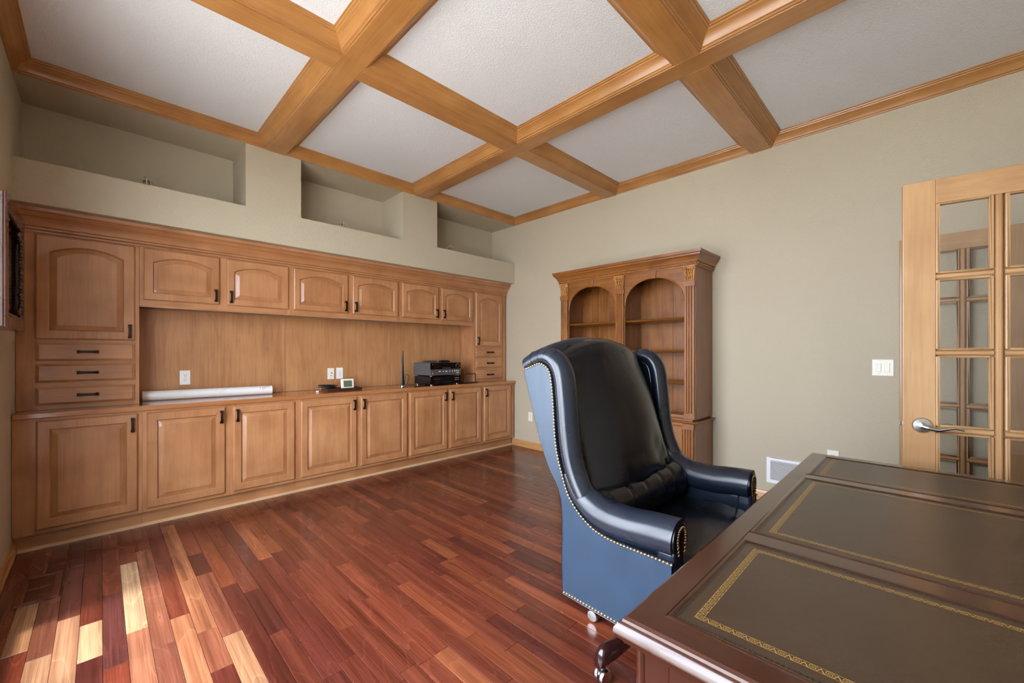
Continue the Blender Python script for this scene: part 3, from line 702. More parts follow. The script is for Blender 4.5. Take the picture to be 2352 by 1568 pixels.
# ------------------------------------------------------------------ carved box on the left wall
wx = thing('wall_shadow_box', (XL, 3.27, 1.37), 'dark carved wooden display case hanging on the left wall', 'display case')
BXW = wood('carved_mahogany', lin(48, 22, 14), lin(82, 42, 26), 'z', rough=.22, coat=.6)
fx0, fx1, yy0, yy1, zz0, zz1 = XL+.001, -.300, 2.955, 3.590, 1.372, 1.985
box('back_board', fx0, fx0+.015, yy0+.01, yy1-.01, zz0+.01, zz1-.01, BXW, wx)
for a, b, c, d in ((yy0, yy0+.022, zz0, zz1), (yy1-.022, yy1, zz0, zz1), (yy0+.022, yy1-.022, zz0, zz0+.022), (yy0+.022, yy1-.022, zz1-.022, zz1)): box('side_board', fx0, fx1-.012, a, b, c, d, BXW, wx, .002)
for a, b, c, d in ((yy0-.006, yy0+.050, zz0-.006, zz1+.006), (yy1-.050, yy1+.006, zz0-.006, zz1+.006), (yy0+.050, yy1-.050, zz0-.006, zz0+.050), (yy0+.050, yy1-.050, zz1-.050, zz1+.006)): box('frame_rail', fx1-.012, fx1, a, b, c, d, BXW, wx, .005)
m = MB(); c0, c1 = yy0+.058, yy1-.058; e0, e1 = zz0+.058, zz1-.058
for i in range(26):
    t = i/25
    for p in ((c0+(c1-c0)*t, e0), (c0+(c1-c0)*t, e1), (c0, e0+(e1-e0)*t), (c1, e0+(e1-e0)*t)): m.ball((fx1-.012, p[0], p[1]), .012+.003*math.sin(i*2.1), 8, 5, (.7, 1, 1))
for sy in (-1, 1):
    for sz in (-1, 1):
        for k in range(9):
            a = k*.7; r = .012+.006*k; m.ball((fx1-.013, (c0 if sy < 0 else c1)-sy*(.03+r*.5*(1+math.cos(a))), (e0 if sz < 0 else e1)-sz*(.03+r*.5*(1+math.sin(a)))), .011, 8, 5, (.7, 1, 1))
m.build('carving', BXW, wx, smooth=60)
box('picture', fx0+.020, fx0+.024, yy0+.03, yy1-.03, zz0+.03, zz1-.03, plain('aged_paper', lin(120, 100, 74), .7), wx)
box('pane', fx1-.030, fx1-.027, yy0+.023, yy1-.023, zz0+.023, zz1-.023, M_GLASS, wx)

# ------------------------------------------------------------------ bookcase on the right wall
XF = 3.60; Y0, Y1 = 1.392, 2.846; ZW = .655; ZT = 2.123
bk = thing('bookcase', (3.8, (Y0+Y1)/2, 0), 'tall carved wooden bookcase with two arched bays against the right wall', 'bookcase')
pil = [(1.394, 1.488), (2.066, 2.163), (2.741, 2.844)]     # pilasters
bays = [(1.488, 2.066), (2.163, 2.741)]
for a, b in ((Y0, Y0+.025), (Y1-.025, Y1)):
    box('side_panel', XF+.02, XR-.006, a, b, ZW+.022, 2.00, bookw('z'), bk); box('side_panel', XF-.012, XR-.006, a-.004 if a == Y0 else a, b if a == Y0 else b+.004, .08, ZW-.012, bookw('z'), bk)
box('divider', XF+.02, XR-.02, 2.095, 2.135, ZW+.022, 2.0, bookw('z'), bk)
for a, b in bays:                                            # tongue-and-groove back
    n = 6
    for i in range(n):
        aa, bb = (Y0+.024, 2.096) if a < 2 else (2.134, Y1-.024); w0 = aa+(bb-aa)*i/n; w1 = aa+(bb-aa)*(i+1)/n
        box('back_board', XR-.020, XR-.006, w0+.0008, w1-.0008, ZW+.02, 2.02, bookw('z'), bk, .0015)
box('top_board', XF+.02, XR-.006, Y0+.025, Y1-.025, 1.985, 2.005, bookw('y'), bk)
for z in (1.566, 1.277, .992):
    for a, b in bays:
        p = MB().loft([[(XR-.021, a-.03, z-.022), (XF+.055, a-.03, z-.022), (XF+.040, a-.03, z-.018), (XF+.034, a-.03, z-.011), (XF+.040, a-.03, z-.004), (XF+.055, a-.03, z), (XR-.021, a-.03, z)],
                       [(XR-.021, b+.03, z-.022), (XF+.055, b+.03, z-.022), (XF+.040, b+.03, z-.018), (XF+.034, b+.03, z-.011), (XF+.040, b+.03, z-.004), (XF+.055, b+.03, z), (XR-.021, b+.03, z)]])
        p.build('shelf', bookw('y'), bk, smooth=45)
box('base_shelf', XF-.002, XR-.021, Y0+.025, Y1-.025, ZW+.004, ZW+.022, bookw('y'), bk)
for a, b in bays: box('bay_sill', XF+.015, XF+.035, a, b, ZW+.022, ZW+.050, bookw('y'), bk, .004)
for a, b in bays:                                            # arched spandrels
    m = MB(); n = 24; c = (a+b)/2; r = (b-a)/2-.006; top = []; bot = []
    xs = [a]+[c-r*math.cos(math.pi*i/n) for i in range(n+1)]+[b]
    zsx = [1.70]+[1.705+.235*math.sin(math.pi*i/n)**.9 for i in range(n+1)]+[1.70]
    lo = []
    for y, z in zip(xs, zsx): lo.append([(XF, y, z), (XF, y, 2.0), (XF+.02, y, 2.0), (XF+.02, y, z)])
    m.loft(lo); sp_ = m.build('arch_board', bookw('y'), bk, smooth=30)
    e = MB(); pts = [(XF-.001, y, z) for y, z in list(zip(xs, zsx))[1:-1]]; e.tube(pts, .006, 8).build('arch_bead', bookw('y'), sp_, smooth=60)
    MB().prism([(c-.026, 1.930), (c+.026, 1.930), (c+.036, 2.0), (c-.036, 2.0)], 'x', XF-.014, XF-.0005).build('keystone', bookw('z'), sp_, bevel=.002)
def fluted(par, a, b, z0, z1, x):
    """pilaster shaft with three flutes"""
    w = b-a; k = .011; pr = []; n = 3; fl_ = (w-.022)/(n*2-1+1)
    ypos = a; pr.append((x+.02, a)); pr.append((x, a))
    step = (w-.020)/n
    for i in range(n):
        f0 = a+.010+step*i+step*.18; f1 = a+.010+step*(i+1)-step*.18
        for j in range(7):
            t = j/6; pr.append((x+.010*math.sin(math.pi*t), f0+(f1-f0)*t))
    pr.append((x, b)); pr.append((x+.02, b))
    return MB().prism(pr, 'z', z0, z1).build('pilaster', bookw('z'), par, smooth=35)
for a, b in pil:
    p = fluted(bk, a+.006, b-.006, .729, 1.823, XF-.012)
    box('plinth_block', XF-.018, XF+.01, a, b, ZW+.022, .730, bookw('z'), p, .002)
    box('neck_block', XF-.018, XF+.01, a-.002, b+.002, 1.822, 1.870, bookw('z'), p, .002)
    box('backing', XF+.008, XF+.02, a, b, ZW+.022, 2.0, bookw('z'), p)
    cap = MB(); c = (a+b)/2; h0, h1 = 1.872, 2.0                # acanthus capital
    cap.prism([(a+.008, h0), (b-.008, h0), (b+.004, h1), (a-.004, h1)], 'x', XF-.016, XF+.008)
    cap.box(XF-.028, XF+.008, a-.006, b+.006, h1-.010, h1)
    for row, (zz, nn, rr) in enumerate(((1.893, 4, .016), (1.925, 3, .018), (1.955, 4, .015))):
        for i in range(nn):
            y = a+.012+(b-a-.024)*(i+.5)/nn; cap.ball((XF-.020, y, zz), rr, 8, 6, (.7, .55, 1.15)); cap.ball((XF-.030, y, zz+rr*.9), rr*.45, 8, 5)
    for s in (-1, 1):
        for k in range(10):
            ang = k*.75; r = .022-.0018*k; cap.ball((XF-.022-.001*k, c+s*((b-a)/2-.010)+s*r*math.cos(ang)*.7, 1.974+r*math.sin(ang)*.8), .0075, 6, 5)
    cap.build('capital', wood('gilded_pine', lin(140, 84, 36), lin(206, 146, 78), 'z', rough=.3), p, smooth=50)
CB = [(0, 1.995), (.010, 1.995), (.012, 2.006), (.018, 2.010), (.018, 2.030), (.026, 2.034), (.028, 2.042), (.036, 2.060), (.050, 2.078), (.056, 2.082), (.058, 2.094), (.066, 2.100), (.068, 2.108), (.070, 2.123), (0, 2.123)]
cn = MB().loft([[(XF-o, Y0-o, z) for o, z in CB], [(XF-o, Y1+o, z) for o, z in CB]]).build('cornice', bookw('y'), bk, smooth=28)
MB().loft([[(XF-o, Y0-o, z) for o, z in CB], [(XR-.006, Y0-o, z) for o, z in CB]]).build('cornice_return', bookw('x'), bk, smooth=28)
MB().loft([[(XF-o, Y1+o, z) for o, z in CB], [(XR-.006, Y1+o, z) for o, z in CB]]).build('cornice_return', bookw('x'), bk, smooth=28)
box('cornice_top', XF-.002, XR-.006, Y0+.0, Y1-.0, 2.100, 2.122, bookw('y'), bk)
m = MB(); y = Y0-.012
while y < Y1+.014: m.ball((XF-.0205, y, 2.020), .0072, 6, 5, (1, .8, 1.15)); y += .0195
xx = XF
while xx < XR-.012: m.ball((xx, Y0-.0205, 2.020), .0072, 6, 5, (.8, 1, 1.15)); xx += .0195
o = m.build('bead_row', wood('gilded_pine', lin(140, 84, 36), lin(206, 146, 78), 'z', rough=.3), cn, smooth=60); o['kind'] = 'stuff'
WB = [(-.03, ZW-.014), (.014, ZW-.014), (.020, ZW-.008), (.024, ZW-.002), (.020, ZW+.003), (-.03, ZW+.003)]
wa = MB(); loops = []
for o_, z in WB: loops.append([(XR-.006, Y0-.004-o_, z), (XF-.012-o_, Y0-.004-o_, z), (XF-.012-o_, Y1+.004+o_, z), (XR-.006, Y1+.004+o_, z)])
wa.loft(loops, close=False, cap0=False, cap1=False).build('waist_moulding', bookw('y'), bk, smooth=35)
for a, b in pil:
    p = fluted(bk, a+.004, b-.004, .14, .590, XF-.036)
    box('neck_block', XF-.042, XF-.012, a-.002, b+.002, .590, ZW-.015, bookw('z'), p, .002)
    box('backing', XF-.020, XF-.005, a-.002, b+.002, .08, ZW-.015, bookw('z'), p)
box('plinth', XF-.046, XR-.006, Y0-.012, Y1+.012, .0, .085, bookw('y'), bk, .004)
for a, b in bays:
    box('drawer_rail', XF-.018, XF, a, b, ZW-.040, ZW-.015, bookw('y'), bk)
    for q0, q1, hs in ((a+.003, (a+b)/2-.0015, 1), ((a+b)/2+.0015, b-.003, -1)):
        z0, z1 = .090, ZW-.042; d = MB(); xf = XF-.028
        def LY(i, x): return [(x, p[0], p[2]) for p in rect_loop(q0+i, q1-i, z0+i, z1-i, 0)]
        d.loft([LY(0, XF-.006), LY(0, xf+.004), LY(.004, xf), LY(.058, xf), LY(.064, xf+.008)], cap0=False, cap1=False); dd = d.build('door', bookw('z'), bk, smooth=25)
        MB().loft([LY(.062, xf+.010), LY(.070, xf+.010), LY(.100, xf+.001), LY(.103, xf)], cap0=False).build('raised_panel', bookw('z'), dd, smooth=20)
        ky = q1-.025 if hs > 0 else q0+.025
        MB().lathe([(.008, 0), (.006, -.010), (.014, -.018), (.014, -.024), (.004, -.028)], (xf, ky, .42), 14, 'x').build('knob', M_BRONZE, dd, smooth=40)
        for hz in (.18, .52):
            hy = q0-.001 if hs > 0 else q1+.001
            MB().tube([(xf+.002, hy, hz-.022), (xf+.002, hy, hz+.022)], .004, 8).build('hinge', M_BRONZE, dd, smooth=50)

# ------------------------------------------------------------------ French doors, standing open
def leaf(root, W=.60, H=2.03, th=.035, lever=True):
    """local frame: x across from the free edge (0) to the hinge (W), y thickness, z up; panes two by five"""
    st, mu = .109, .031; pw = (W-2*st-mu)/2; zb, ztop = .235, 1.921; rows = 5; rh = (ztop-zb+mu)/rows
    def bx(n, x0, x1, z0, z1, y0, y1, mat, par, bev=.003): return MB().box(x0, x1, y0, y1, z0, z1).build(n, mat, par, bevel=bev, local=True)
    bx('stile', 0, st, .008, H, 0, th, doorw('z'), root); bx('stile', W-st, W, .008, H, 0, th, doorw('z'), root)
    bx('top_rail', st, W-st, ztop, H, .0003, th-.0003, doorw('y'), root); bx('bottom_rail', st, W-st, .008, zb, .0003, th-.0003, doorw('y'), root)
    prof = lambda a, b: [(a, th/2), (a+.006, .007), (a+.011, .003), (b-.011, .003), (b-.006, .007), (b, th/2), (b-.006, th-.007), (b-.011, th-.003), (a+.011, th-.003), (a+.006, th-.007)]
    x0 = st+pw
    MB().loft([[(u, v, zb) for u, v in prof(x0, x0+mu)], [(u, v, ztop) for u, v in prof(x0, x0+mu)]]).build('muntin', doorw('z'), root, smooth=20, local=True)
    zs = [zb+rh*i for i in range(1, rows)]
    for z in zs:
        for a, b in ((st, x0), (x0+mu, W-st)):
            MB().loft([[(a, v, u) for u, v in prof(z-mu, z)], [(b, v, u) for u, v in prof(z-mu, z)]]).build('muntin', doorw('y'), root, smooth=20, local=True)
    edges = [zb]+zs+[ztop+mu]
    for i in range(rows):
        lo_ = edges[i]; hi = edges[i+1]-mu
        for a, b in ((st, x0), (x0+mu, W-st)):
            bx('pane', a+.001, b-.001, lo_+.001, hi-.001, th/2-.0015, th/2+.0015, M_GLASS, root, 0)
            e = .010; gb = MB()
            for ya, yb2 in ((.002, th/2-.002), (th/2+.002, th-.002)):
                gb.box(a, a+e, ya, yb2, lo_, hi).box(b-e, b, ya, yb2, lo_, hi).box(a+e, b-e, ya, yb2, lo_, lo_+e*.6).box(a+e, b-e, ya, yb2, hi-e*.6, hi)
            gb.build('glazing_bead', doorw('z'), root, bevel=.003, local=True)
    for hz in (.25, 1.05, 1.82):
        MB().tube([(W+.004, th/2, hz-.045), (W+.004, th/2, hz+.045)], .006, 8).build('hinge', M_NICKEL, root, smooth=50, local=True)
    if lever:
        for s, y in ((-1, 0), (1, th)):
            hx, hz = .065, .920; h = MB()
            h.lathe([(.035, 0), (.035, s*.003), (.031, s*.008), (.014, s*.010), (.012, s*.034), (.008, s*.036)], (hx, y, hz), 28, 'y')
            ro = h.build('handle', M_NICKEL, root, smooth=40, local=True)
            pts = smoothpath([(hx-.004, y+s*.036, hz), (hx+.016, y+s*.043, hz-.006), (hx+.045, y+s*.044, hz-.012), (hx+.075, y+s*.043, hz-.004), (hx+.100, y+s*.042, hz+.001), (hx+.125, y+s*.040, hz-.006)], 5)
            MB().tube(pts, [.012-.0085*(i/(len(pts)-1))**.7 for i in range(len(pts))], 10, sx=.8).build('lever', M_NICKEL, ro, smooth=60, local=True)
        bx('latch', -.010, .002, .912, .934, .011, .024, M_CHROME, root, .001)
# near leaf: free edge at (2.645, .078)
d1 = thing('door_1', (2.645, .078, 0), 'glazed maple French door leaf with lever handle, nearest the desk', 'door', kind='structure')
dv = Vector((.137, -.9906)); d1.rotation_euler = (0, 0, math.atan2(dv.y, dv.x)); leaf(d1)
d2 = thing('door_2', (3.930, .134, 0), 'glazed maple French door leaf folded back against the right wall', 'door', kind='structure')
d2.rotation_euler = (0, 0, -math.pi/2); leaf(d2, lever=False)

# ------------------------------------------------------------------ desk
TX0, TX1, TY0, TY1, TZ = .655, 2.420, -.470, .400, .775
dk = thing('desk', ((TX0+TX1)/2, (TY0+TY1)/2, 0), 'large dark mahogany desk with three gold-tooled brown leather panels', 'desk')
EDGE = [(.030, .726), (.014, .728), (.012, .734), (.004, .738), (.0, .746), (.001, .756), (.006, .763), (.012, .766), (.013, .771), (.018, .7748), (.024, TZ)]
BW = .066
def edge_strip(side):
    la, lb = [], []
    for o, z in EDGE+[(BW, TZ), (BW, .726)]:
        x0, x1, y0, y1 = TX0+o, TX1-o, TY0+o, TY1-o
        pa, pb = (((x0, y1), (x1, y1)), ((x1, y1), (x1, y0)), ((x1, y0), (x0, y0)), ((x0, y0), (x0, y1)))[side]
        la.append((*pa, z)); lb.append((*pb, z))
    return MB().loft([la, lb]).build('top_board', deskw('xyxy'[side]), dk, smooth=30)
for s in range(4): edge_strip(s)
ix0, ix1, iy0, iy1 = TX0+BW, TX1-BW, TY0+BW, TY1-BW
PAN = [(ix0, 1.165), (1.222, 1.905), (1.962, ix1)]
for a, b in ((1.165, 1.222), (1.905, 1.962)): box('cross_rail', a, b, iy0, iy1, .735, TZ, deskw('y'), dk, .002)
def ring(x0, x1, y0, y1, off, w, z, name, mat, par):
    """flat rectangular band with uv running along it"""
    vs, fs, uvs = [], [], []
    o = [(x0+off, y0+off), (x1-off, y0+off), (x1-off, y1-off), (x0+off, y1-off)]; i_ = [(x0+off+w, y0+off+w), (x1-off-w, y0+off+w), (x1-off-w, y1-off-w), (x0+off+w, y1-off-w)]
    o0 = world_loc(par)
    for k in range(4):
        a, b = o[k], o[(k+1) % 4]; c, d = i_[(k+1) % 4], i_[k]; n = len(vs)
        vs += [Vector((*p, z))-o0 for p in (a, b, c, d)]; fs.append((n, n+1, n+2, n+3))
        ln = math.dist(a, b)/w; uvs += [(0, 0), (ln, 0), (ln-1, 1), (1, 1)]
    me = bpy.data.meshes.new(name); me.from_pydata(vs, [], fs); uv = me.uv_layers.new(name='uv')
    for l in me.loops: uv.data[l.index].uv = uvs[l.vertex_index]
    me.materials.append(mat); ob = bpy.data.objects.new(name, me); COL.objects.link(ob); ob.parent = par; return ob
def tooling(name, kind):
    m, nt, b = newmat(name); L = nt.links.new
    def MT(op, a, c=None, clamp=False):
        n = N(nt, 'ShaderNodeMath', operation=op, use_clamp=clamp)
        for i, v in enumerate((a, c)):
            if v is None: continue
            if isinstance(v, (int, float)): n.inputs[i].default_value = v
            else: L(v, n.inputs[i])
        return n.outputs[0]
    uv = N(nt, 'ShaderNodeUVMap'); sx = N(nt, 'ShaderNodeSeparateXYZ'); L(uv.outputs[0], sx.inputs[0]); u, v = sx.outputs[0], sx.outputs[1]
    if kind == 'gold':
        cu = MT('SUBTRACT', MT('MULTIPLY', MT('FRACT', MT('MULTIPLY', u, .66)), 1.5), .75); cv = MT('SUBTRACT', v, .5)
        d = MT('SQRT', MT('ADD', MT('MULTIPLY', cu, cu), MT('MULTIPLY', cv, cv))); an_ = MT('ARCTAN2', cv, cu)
        spi = MT('SINE', MT('ADD', MT('MULTIPLY', d, 26.0), MT('MULTIPLY', an_, 2.0)))
        f1 = MT('MULTIPLY', MT('GREATER_THAN', spi, .5), MT('LESS_THAN', d, .52))
        f2 = MT('LESS_THAN', MT('ABSOLUTE', MT('SUBTRACT', MT('ABSOLUTE', cu), MT('ADD', .62, MT('MULTIPLY', cv, .5)))), .06)
        f3 = MT('GREATER_THAN', MT('ABSOLUTE', cv), .44)
        fac = MT('MULTIPLY', MT('MAXIMUM', MT('MAXIMUM', f1, f2), f3), .85, True)
        c2 = lin(196, 156, 78)
    else:
        fac = MT('MULTIPLY', MT('LESS_THAN', MT('FRACT', MT('MULTIPLY', u, .8)), .5), MT('LESS_THAN', v, .8)); c2 = lin(20, 18, 14)
    cm = N(nt, 'ShaderNodeMix', data_type='RGBA'); cm.inputs[6].default_value = lin(58, 43, 31); cm.inputs[7].default_value = c2
    L(fac, cm.inputs[0]); L(cm.outputs[2], b.inputs['Base Color']); b.inputs['Roughness'].default_value = .36
    if kind == 'gold': L(MT('MULTIPLY', fac, .5), b.inputs['Metallic'])
    return m
M_GOLD = tooling('gold_tooling', 'gold'); M_PINK = tooling('pinked_line', 'dash')
for k, (a, b) in enumerate(PAN):
    y0, y1 = iy0, iy1
    lp = box('leather_panel', a+.008, b-.008, y0+.008, y1-.008, .735, TZ-.0016, M_DLEATH, dk)
    lp['label'] = ('brown leather panel at the near end of the desk top', 'wide brown leather panel in the middle of the desk top', 'brown leather panel at the far end of the desk top')[k]
    for q in range(4):
        la, lb = [], []
        for o, z in ((0, .740), (0, TZ), (.002, TZ+.0012), (.006, TZ+.0016), (.010, TZ+.0004), (.012, TZ-.0014), (.012, .740)):
            x0_, x1_, q0, q1 = a+o, b-o, y0+o, y1-o
            pa, pb = (((x0_, q1), (x1_, q1)), ((x1_, q1), (x1_, q0)), ((x1_, q0), (x0_, q0)), ((x0_, q0), (x0_, q1)))[q]
            la.append((*pa, z)); lb.append((*pb, z))
        MB().loft([la, lb]).build('bead', deskw('xyxy'[q]), dk, smooth=40)
    ring(a+.012, b-.012, y0+.012, y1-.012, .026, .0135, TZ-.0013, 'gold_border', M_GOLD, lp)
    ring(a+.012, b-.012, y0+.012, y1-.012, .001, .006, TZ-.0013, 'pinked_border', M_PINK, lp)
# carcass below the top
PX = [(.700, 1.150), (1.925, 2.375)]; PY0, PY1 = -.425, .378
for k, (a, b) in enumerate(PX):
    end = a if k == 0 else b; sg = -1 if k == 0 else 1
    pd = box('pedestal', a+.020 if k == 0 else a, b if k == 0 else b-.020, PY0+.01, PY1-.016, .070, .735, deskw('z'), dk)
    e0, e1 = (end, end+.019) if k == 0 else (end-.019, end)
    for y0, y1 in ((PY1-.062, PY1-.016), (PY0+.016, PY0+.062)): box('stile', e0, e1, y0, y1, .075, .727, deskw('z'), pd, .001)
    for z0, z1 in ((.675, .727), (.075, .135)): box('rail', e0, e1, PY0+.062, PY1-.062, z0, z1, deskw('y'), pd, .001)
    for y in (PY1-.010, PY0+.010): MB().tube([((e0+e1)/2+.002*0, y, .070), ((e0+e1)/2, y, .7268)], .0125, 16).build('corner_post', deskw('z'), pd, smooth=50)
    yA, yB, zA, zB = PY0+.064, PY1-.064, .137, .673
    for q in range(4):
        la, lb = [], []
        xo = e0 if k == 0 else e1
        for o, dx in ((0, .012), (0, -.003), (.004, -.008), (.010, -.009), (.016, -.005), (.021, .004), (.024, .012)):
            y0_, y1_, z0_, z1_ = yA+o, yB-o, zA+o, zB-o; X_ = xo-sg*dx*1.0
            X_ = xo+(dx if k == 0 else -dx)
            pa, pb = (((y0_, z1_), (y1_, z1_)), ((y1_, z1_), (y1_, z0_)), ((y1_, z0_), (y0_, z0_)), ((y0_, z0_), (y0_, z1_)))[q]
            la.append((X_, *pa)); lb.append((X_, *pb))
        MB().loft([la, lb]).build('panel_moulding', deskw('yzyz'[q]), pd, smooth=40)
    box('plinth', a-.012, b+.012, PY0-.004, PY1+.006, 0, .072, deskw('x'), pd, .006)
    for z0, z1 in ((.560, .715), (.395, .550), (.090, .385)):            # drawers on the sitter's side
        dr = box('drawer', a+.030, b-.012, PY1-.018, PY1-.004, z0, z1, deskw('x'), pd, .003)
        MB().tube(smoothpath([((a+b)/2-.045, PY1-.004, (z0+z1)/2+.01), ((a+b)/2-.045, PY1+.014, (z0+z1)/2), ((a+b)/2, PY1+.018, (z0+z1)/2-.016), ((a+b)/2+.045, PY1+.014, (z0+z1)/2), ((a+b)/2+.045, PY1-.004, (z0+z1)/2+.01)], 4), .004, 8).build('handle', M_BRASS, dr, smooth=50)
fd_ = box('centre_drawer', 1.152, 1.923, PY0+.05, PY1-.008, .645, .733, deskw('x'), dk, .003)
box('modesty_panel', 1.152, 1.923, PY0+.03, PY0+.05, .12, .733, deskw('x'), dk)

# ------------------------------------------------------------------ leather wing chair
CXC, S0, S1 = 1.6625, 1.225, 2.100
ch = thing('wing_chair', (CXC-.012, .784, 0), 'navy-black leather wing-back desk chair with brass nailheads on casters', 'chair')
REAR = [(1.156, 1.179), (1.074, .925), (1.025, .814), (.965, .703), (.961, .452), (.957, .353)]
NAIL = [(.543, .609), (.582, .611), (.659, .613), (.741, .616), (.805, .627), (.850, .648), (.892, .679), (.932, .726), (.958, .788), (.986, .876), (.997, .960), (1.003, 1.047), (1.010, 1.120), (1.020, 1.170), (1.037, 1.194), (1.071, 1.208), (1.115, 1.195), (1.150, 1.183)]
def yr(z):
    pts = sorted([(b, a) for a, b in REAR]+[(1.33, 1.190), (.30, .957)])
    for (z0, y0), (z1, y1) in zip(pts, pts[1:]):
        if z0 <= z <= z1: return y0+(y1-y0)*(z-z0)/(z1-z0)
    return pts[-1][1] if z > pts[-1][0] else pts[0][1]
nail_s = [(p.x, p.y) for p in smoothpath([(a, b, 0) for a, b in NAIL], 3)]
rear_s = [(p.x, p.y) for p in smoothpath([(a, b, 0) for a, b in REAR], 4)]
poly = rear_s+[(.760, .345), (.560, .338), (.543, .345)]+nail_s
nails = MB()
def nail(p, axis, s):
    r = .0052; n = 6; loops = []
    for rr, h in ((1, 0), (.8, .5), (.35, .8)):
        l = []
        for j in range(n):
            a = 2*math.pi*j/n; u, v = r*rr*math.cos(a), r*rr*math.sin(a)
            l.append((p[0]+s*h*r, p[1]+u, p[2]+v) if axis == 'x' else (p[0]+u, p[1]+s*h*r, p[2]+v))
        loops.append(l)
    nails.loft(loops, cap0=False)
def along(path, step):
    out = []; acc = 0
    for a, b in zip(path, path[1:]):
        a, b = Vector(a), Vector(b); L = (b-a).length
        while acc <= L: out.append(a.lerp(b, acc/L)); acc += step
        acc -= L
    return out
for sd in (-1, 1):
    so = S0 if sd < 0 else S1                                  # outer face
    X = lambda d: so-sd*d                                      # d inward from the outer face
    MB().prism(poly, 'x', X(.004), X(.076)).build('side_frame', M_LEATH, ch, bevel=.006)
    sp = MB().prism(poly, 'x', X(-.004), X(.003)).build('outside_panel', M_LEATHS, ch, bevel=.002)
    MB().tube([(X(0), a, b) for a, b in rear_s]+[(X(0), .760, .343), (X(0), .560, .336)], .004, 6).build('piping', M_LEATH, sp, smooth=60)
    wp = smoothpath([(X(.044), a, b) for a, b in ((1.165, 1.200), (1.110, 1.226), (1.066, 1.234), (1.022, 1.216), (.990, 1.165), (.975, 1.06), (.962, .930), (.945, .840), (.918, .770), (.890, .722))], 5)
    wg = MB().tube(wp, [.046+.004*math.sin(math.pi*i/(len(wp)-1)) for i in range(len(wp))], 18, sx=.78, up=(1, 0, 0)).build('wing', M_LEATH, ch, smooth=70)
    for k in (4, 8, 11, 14):                                    # pleats where the leather turns the corner
        c = wp[k]; t = (wp[k+1]-wp[k-1]).normalized(); u = Vector((1, 0, 0)); w = t.cross(u)
        MB().tube([c+(u*math.cos(a)*.0475+w*math.sin(a)*.0375) for a in [2*math.pi*j/24 for j in range(25)]], .0014, 5).build('pleat', M_LEATHC, wg, smooth=60)
    ap = smoothpath([(X(.046), .955, .800), (X(.050), .915, .728), (X(.056), .870, .690), (X(.060), .800, .664), (X(.060), .712, .659), (X(.058), .625, .666), (X(.058), .560, .669), (X(.058), .546, .669)], 5)
    rr = [.046+.016*min(1, i/14) for i in range(len(ap))]; rr[-1] *= .93
    ar = MB().tube(ap, rr, 24).build('armrest', M_LEATH, ch, smooth=70)
    c = ap[-1]
    MB().lathe([(.053, .0), (.052, -.006), (.046, -.009), (.001, -.010)], (c.x, c.y+.002, c.z), 28, 'y').build('scroll_face', M_LEATHC, ar, smooth=50)
    for j in range(19):
        a = -.55+(math.pi+1.1)*j/18; nail((c.x+.036*math.cos(a)*.8, c.y-.0075, c.z+.036*math.sin(a)), 'y', -1)
    for j in range(6): 
        for s in (-1, 1): nail((c.x+s*(.027-.0030*j), c.y-.0075 if j < 3 else c.y+.001, c.z-.022-.011*j), 'y', -1)
    box('front_post', min(X(.010), X(.086)), max(X(.010), X(.086)), .540, .60, .345, .640, M_LEATH, ch, .012)
    for q in along([(a, b, 0) for a, b in nail_s], .0122): nail((X(-.004), q.x, q.y), 'x', sd)
    for q in along([(.950, .361, 0), (.760, .352, 0), (.560, .345, 0)], .0125): nail((X(-.004), q.x, q.y), 'x', sd)
o = nails.build('nailheads', M_BRASS, ch, smooth=60); o['kind'] = 'stuff'; o['label'] = 'rows of small brass nailheads'
# outside back
m = MB(); loops = []
for i in range(16):
    z = .345+(1.205-.345)*i/15; l = []; n = 12
    for j in range(n+1):
        t = -1+2*j/n; l.append((CXC+t*(S1-S0)/2*.992, yr(z)+.022*(1-t*t), z+.085*(1-t*t)*max(0, (z-1.0)/.205)))
    for j in range(n+1):
        t = 1-2*j/n; l.append((CXC+t*(S1-S0)/2*.98, yr(z)-.05, z+.085*(1-t*t)*max(0, (z-1.0)/.205)))
    loops.append(l)
m.loft(loops).build('outside_back', M_LEATH, ch, smooth=50)
MB().tube([(CXC+t*(S1-S0)/2*.90, 1.150, 1.203+.080*(1-t*t)) for t in [-1+2*j/20 for j in range(21)]], .042, 16).build('crest', M_LEATH, ch, smooth=60)
# inside back cushion, full and creased towards its foot
rc = random.Random(3); folds = [(rc.uniform(-.26, .30), rc.uniform(.008, .020), rc.uniform(.008, .017), rc.uniform(-.25, .25)) for _ in range(12)]
m = MB(); loops = []; NV, NU = 44, 64
for i in range(NV):
    v = i/(NV-1); z = .688+(1.225-.688)*v
    e = min(1, (1-abs(2*v-1))*7.0); rnd_ = math.sqrt(max(0, 1-(1-e)**2)); w = .300+.034*rnd_+.010*math.sin(math.pi*v); t = .028+.050*rnd_+.024*math.sin(math.pi*min(1, v*1.05))
    yc = yr(z)-.056+.012*(1-v); l = []
    for j in range(NU):
        a = 2*math.pi*j/NU; ca, sa = math.cos(a), math.sin(a)
        x = w*math.copysign(abs(ca)**.62, ca); y = -t*math.copysign(abs(sa)**.8, sa)
        zz = z+.095*max(0, 1-(x/.335)**2)*max(0, v-.25)/.75
        if sa > 0: y -= .042*max(0, 1-(x/.335)**2)*math.sin(math.pi*v)**.7
        y = min(y, yr(z)-.004-yc)
        if sa > 0:
            fade = max(0, 1-v/.42)
            for fx_, fw, fa, fs in folds: y += fa*fade*math.exp(-((x-fx_-fs*(v-.1))/fw)**2)
            y += .004*math.sin(x*37+v*9)*fade
        l.append((CXC+x, yc+y, zz))
    loops.append(l)
m.loft(loops).build('back_cushion', M_LEATHC, ch, smooth=80)
m = MB(); loops = []
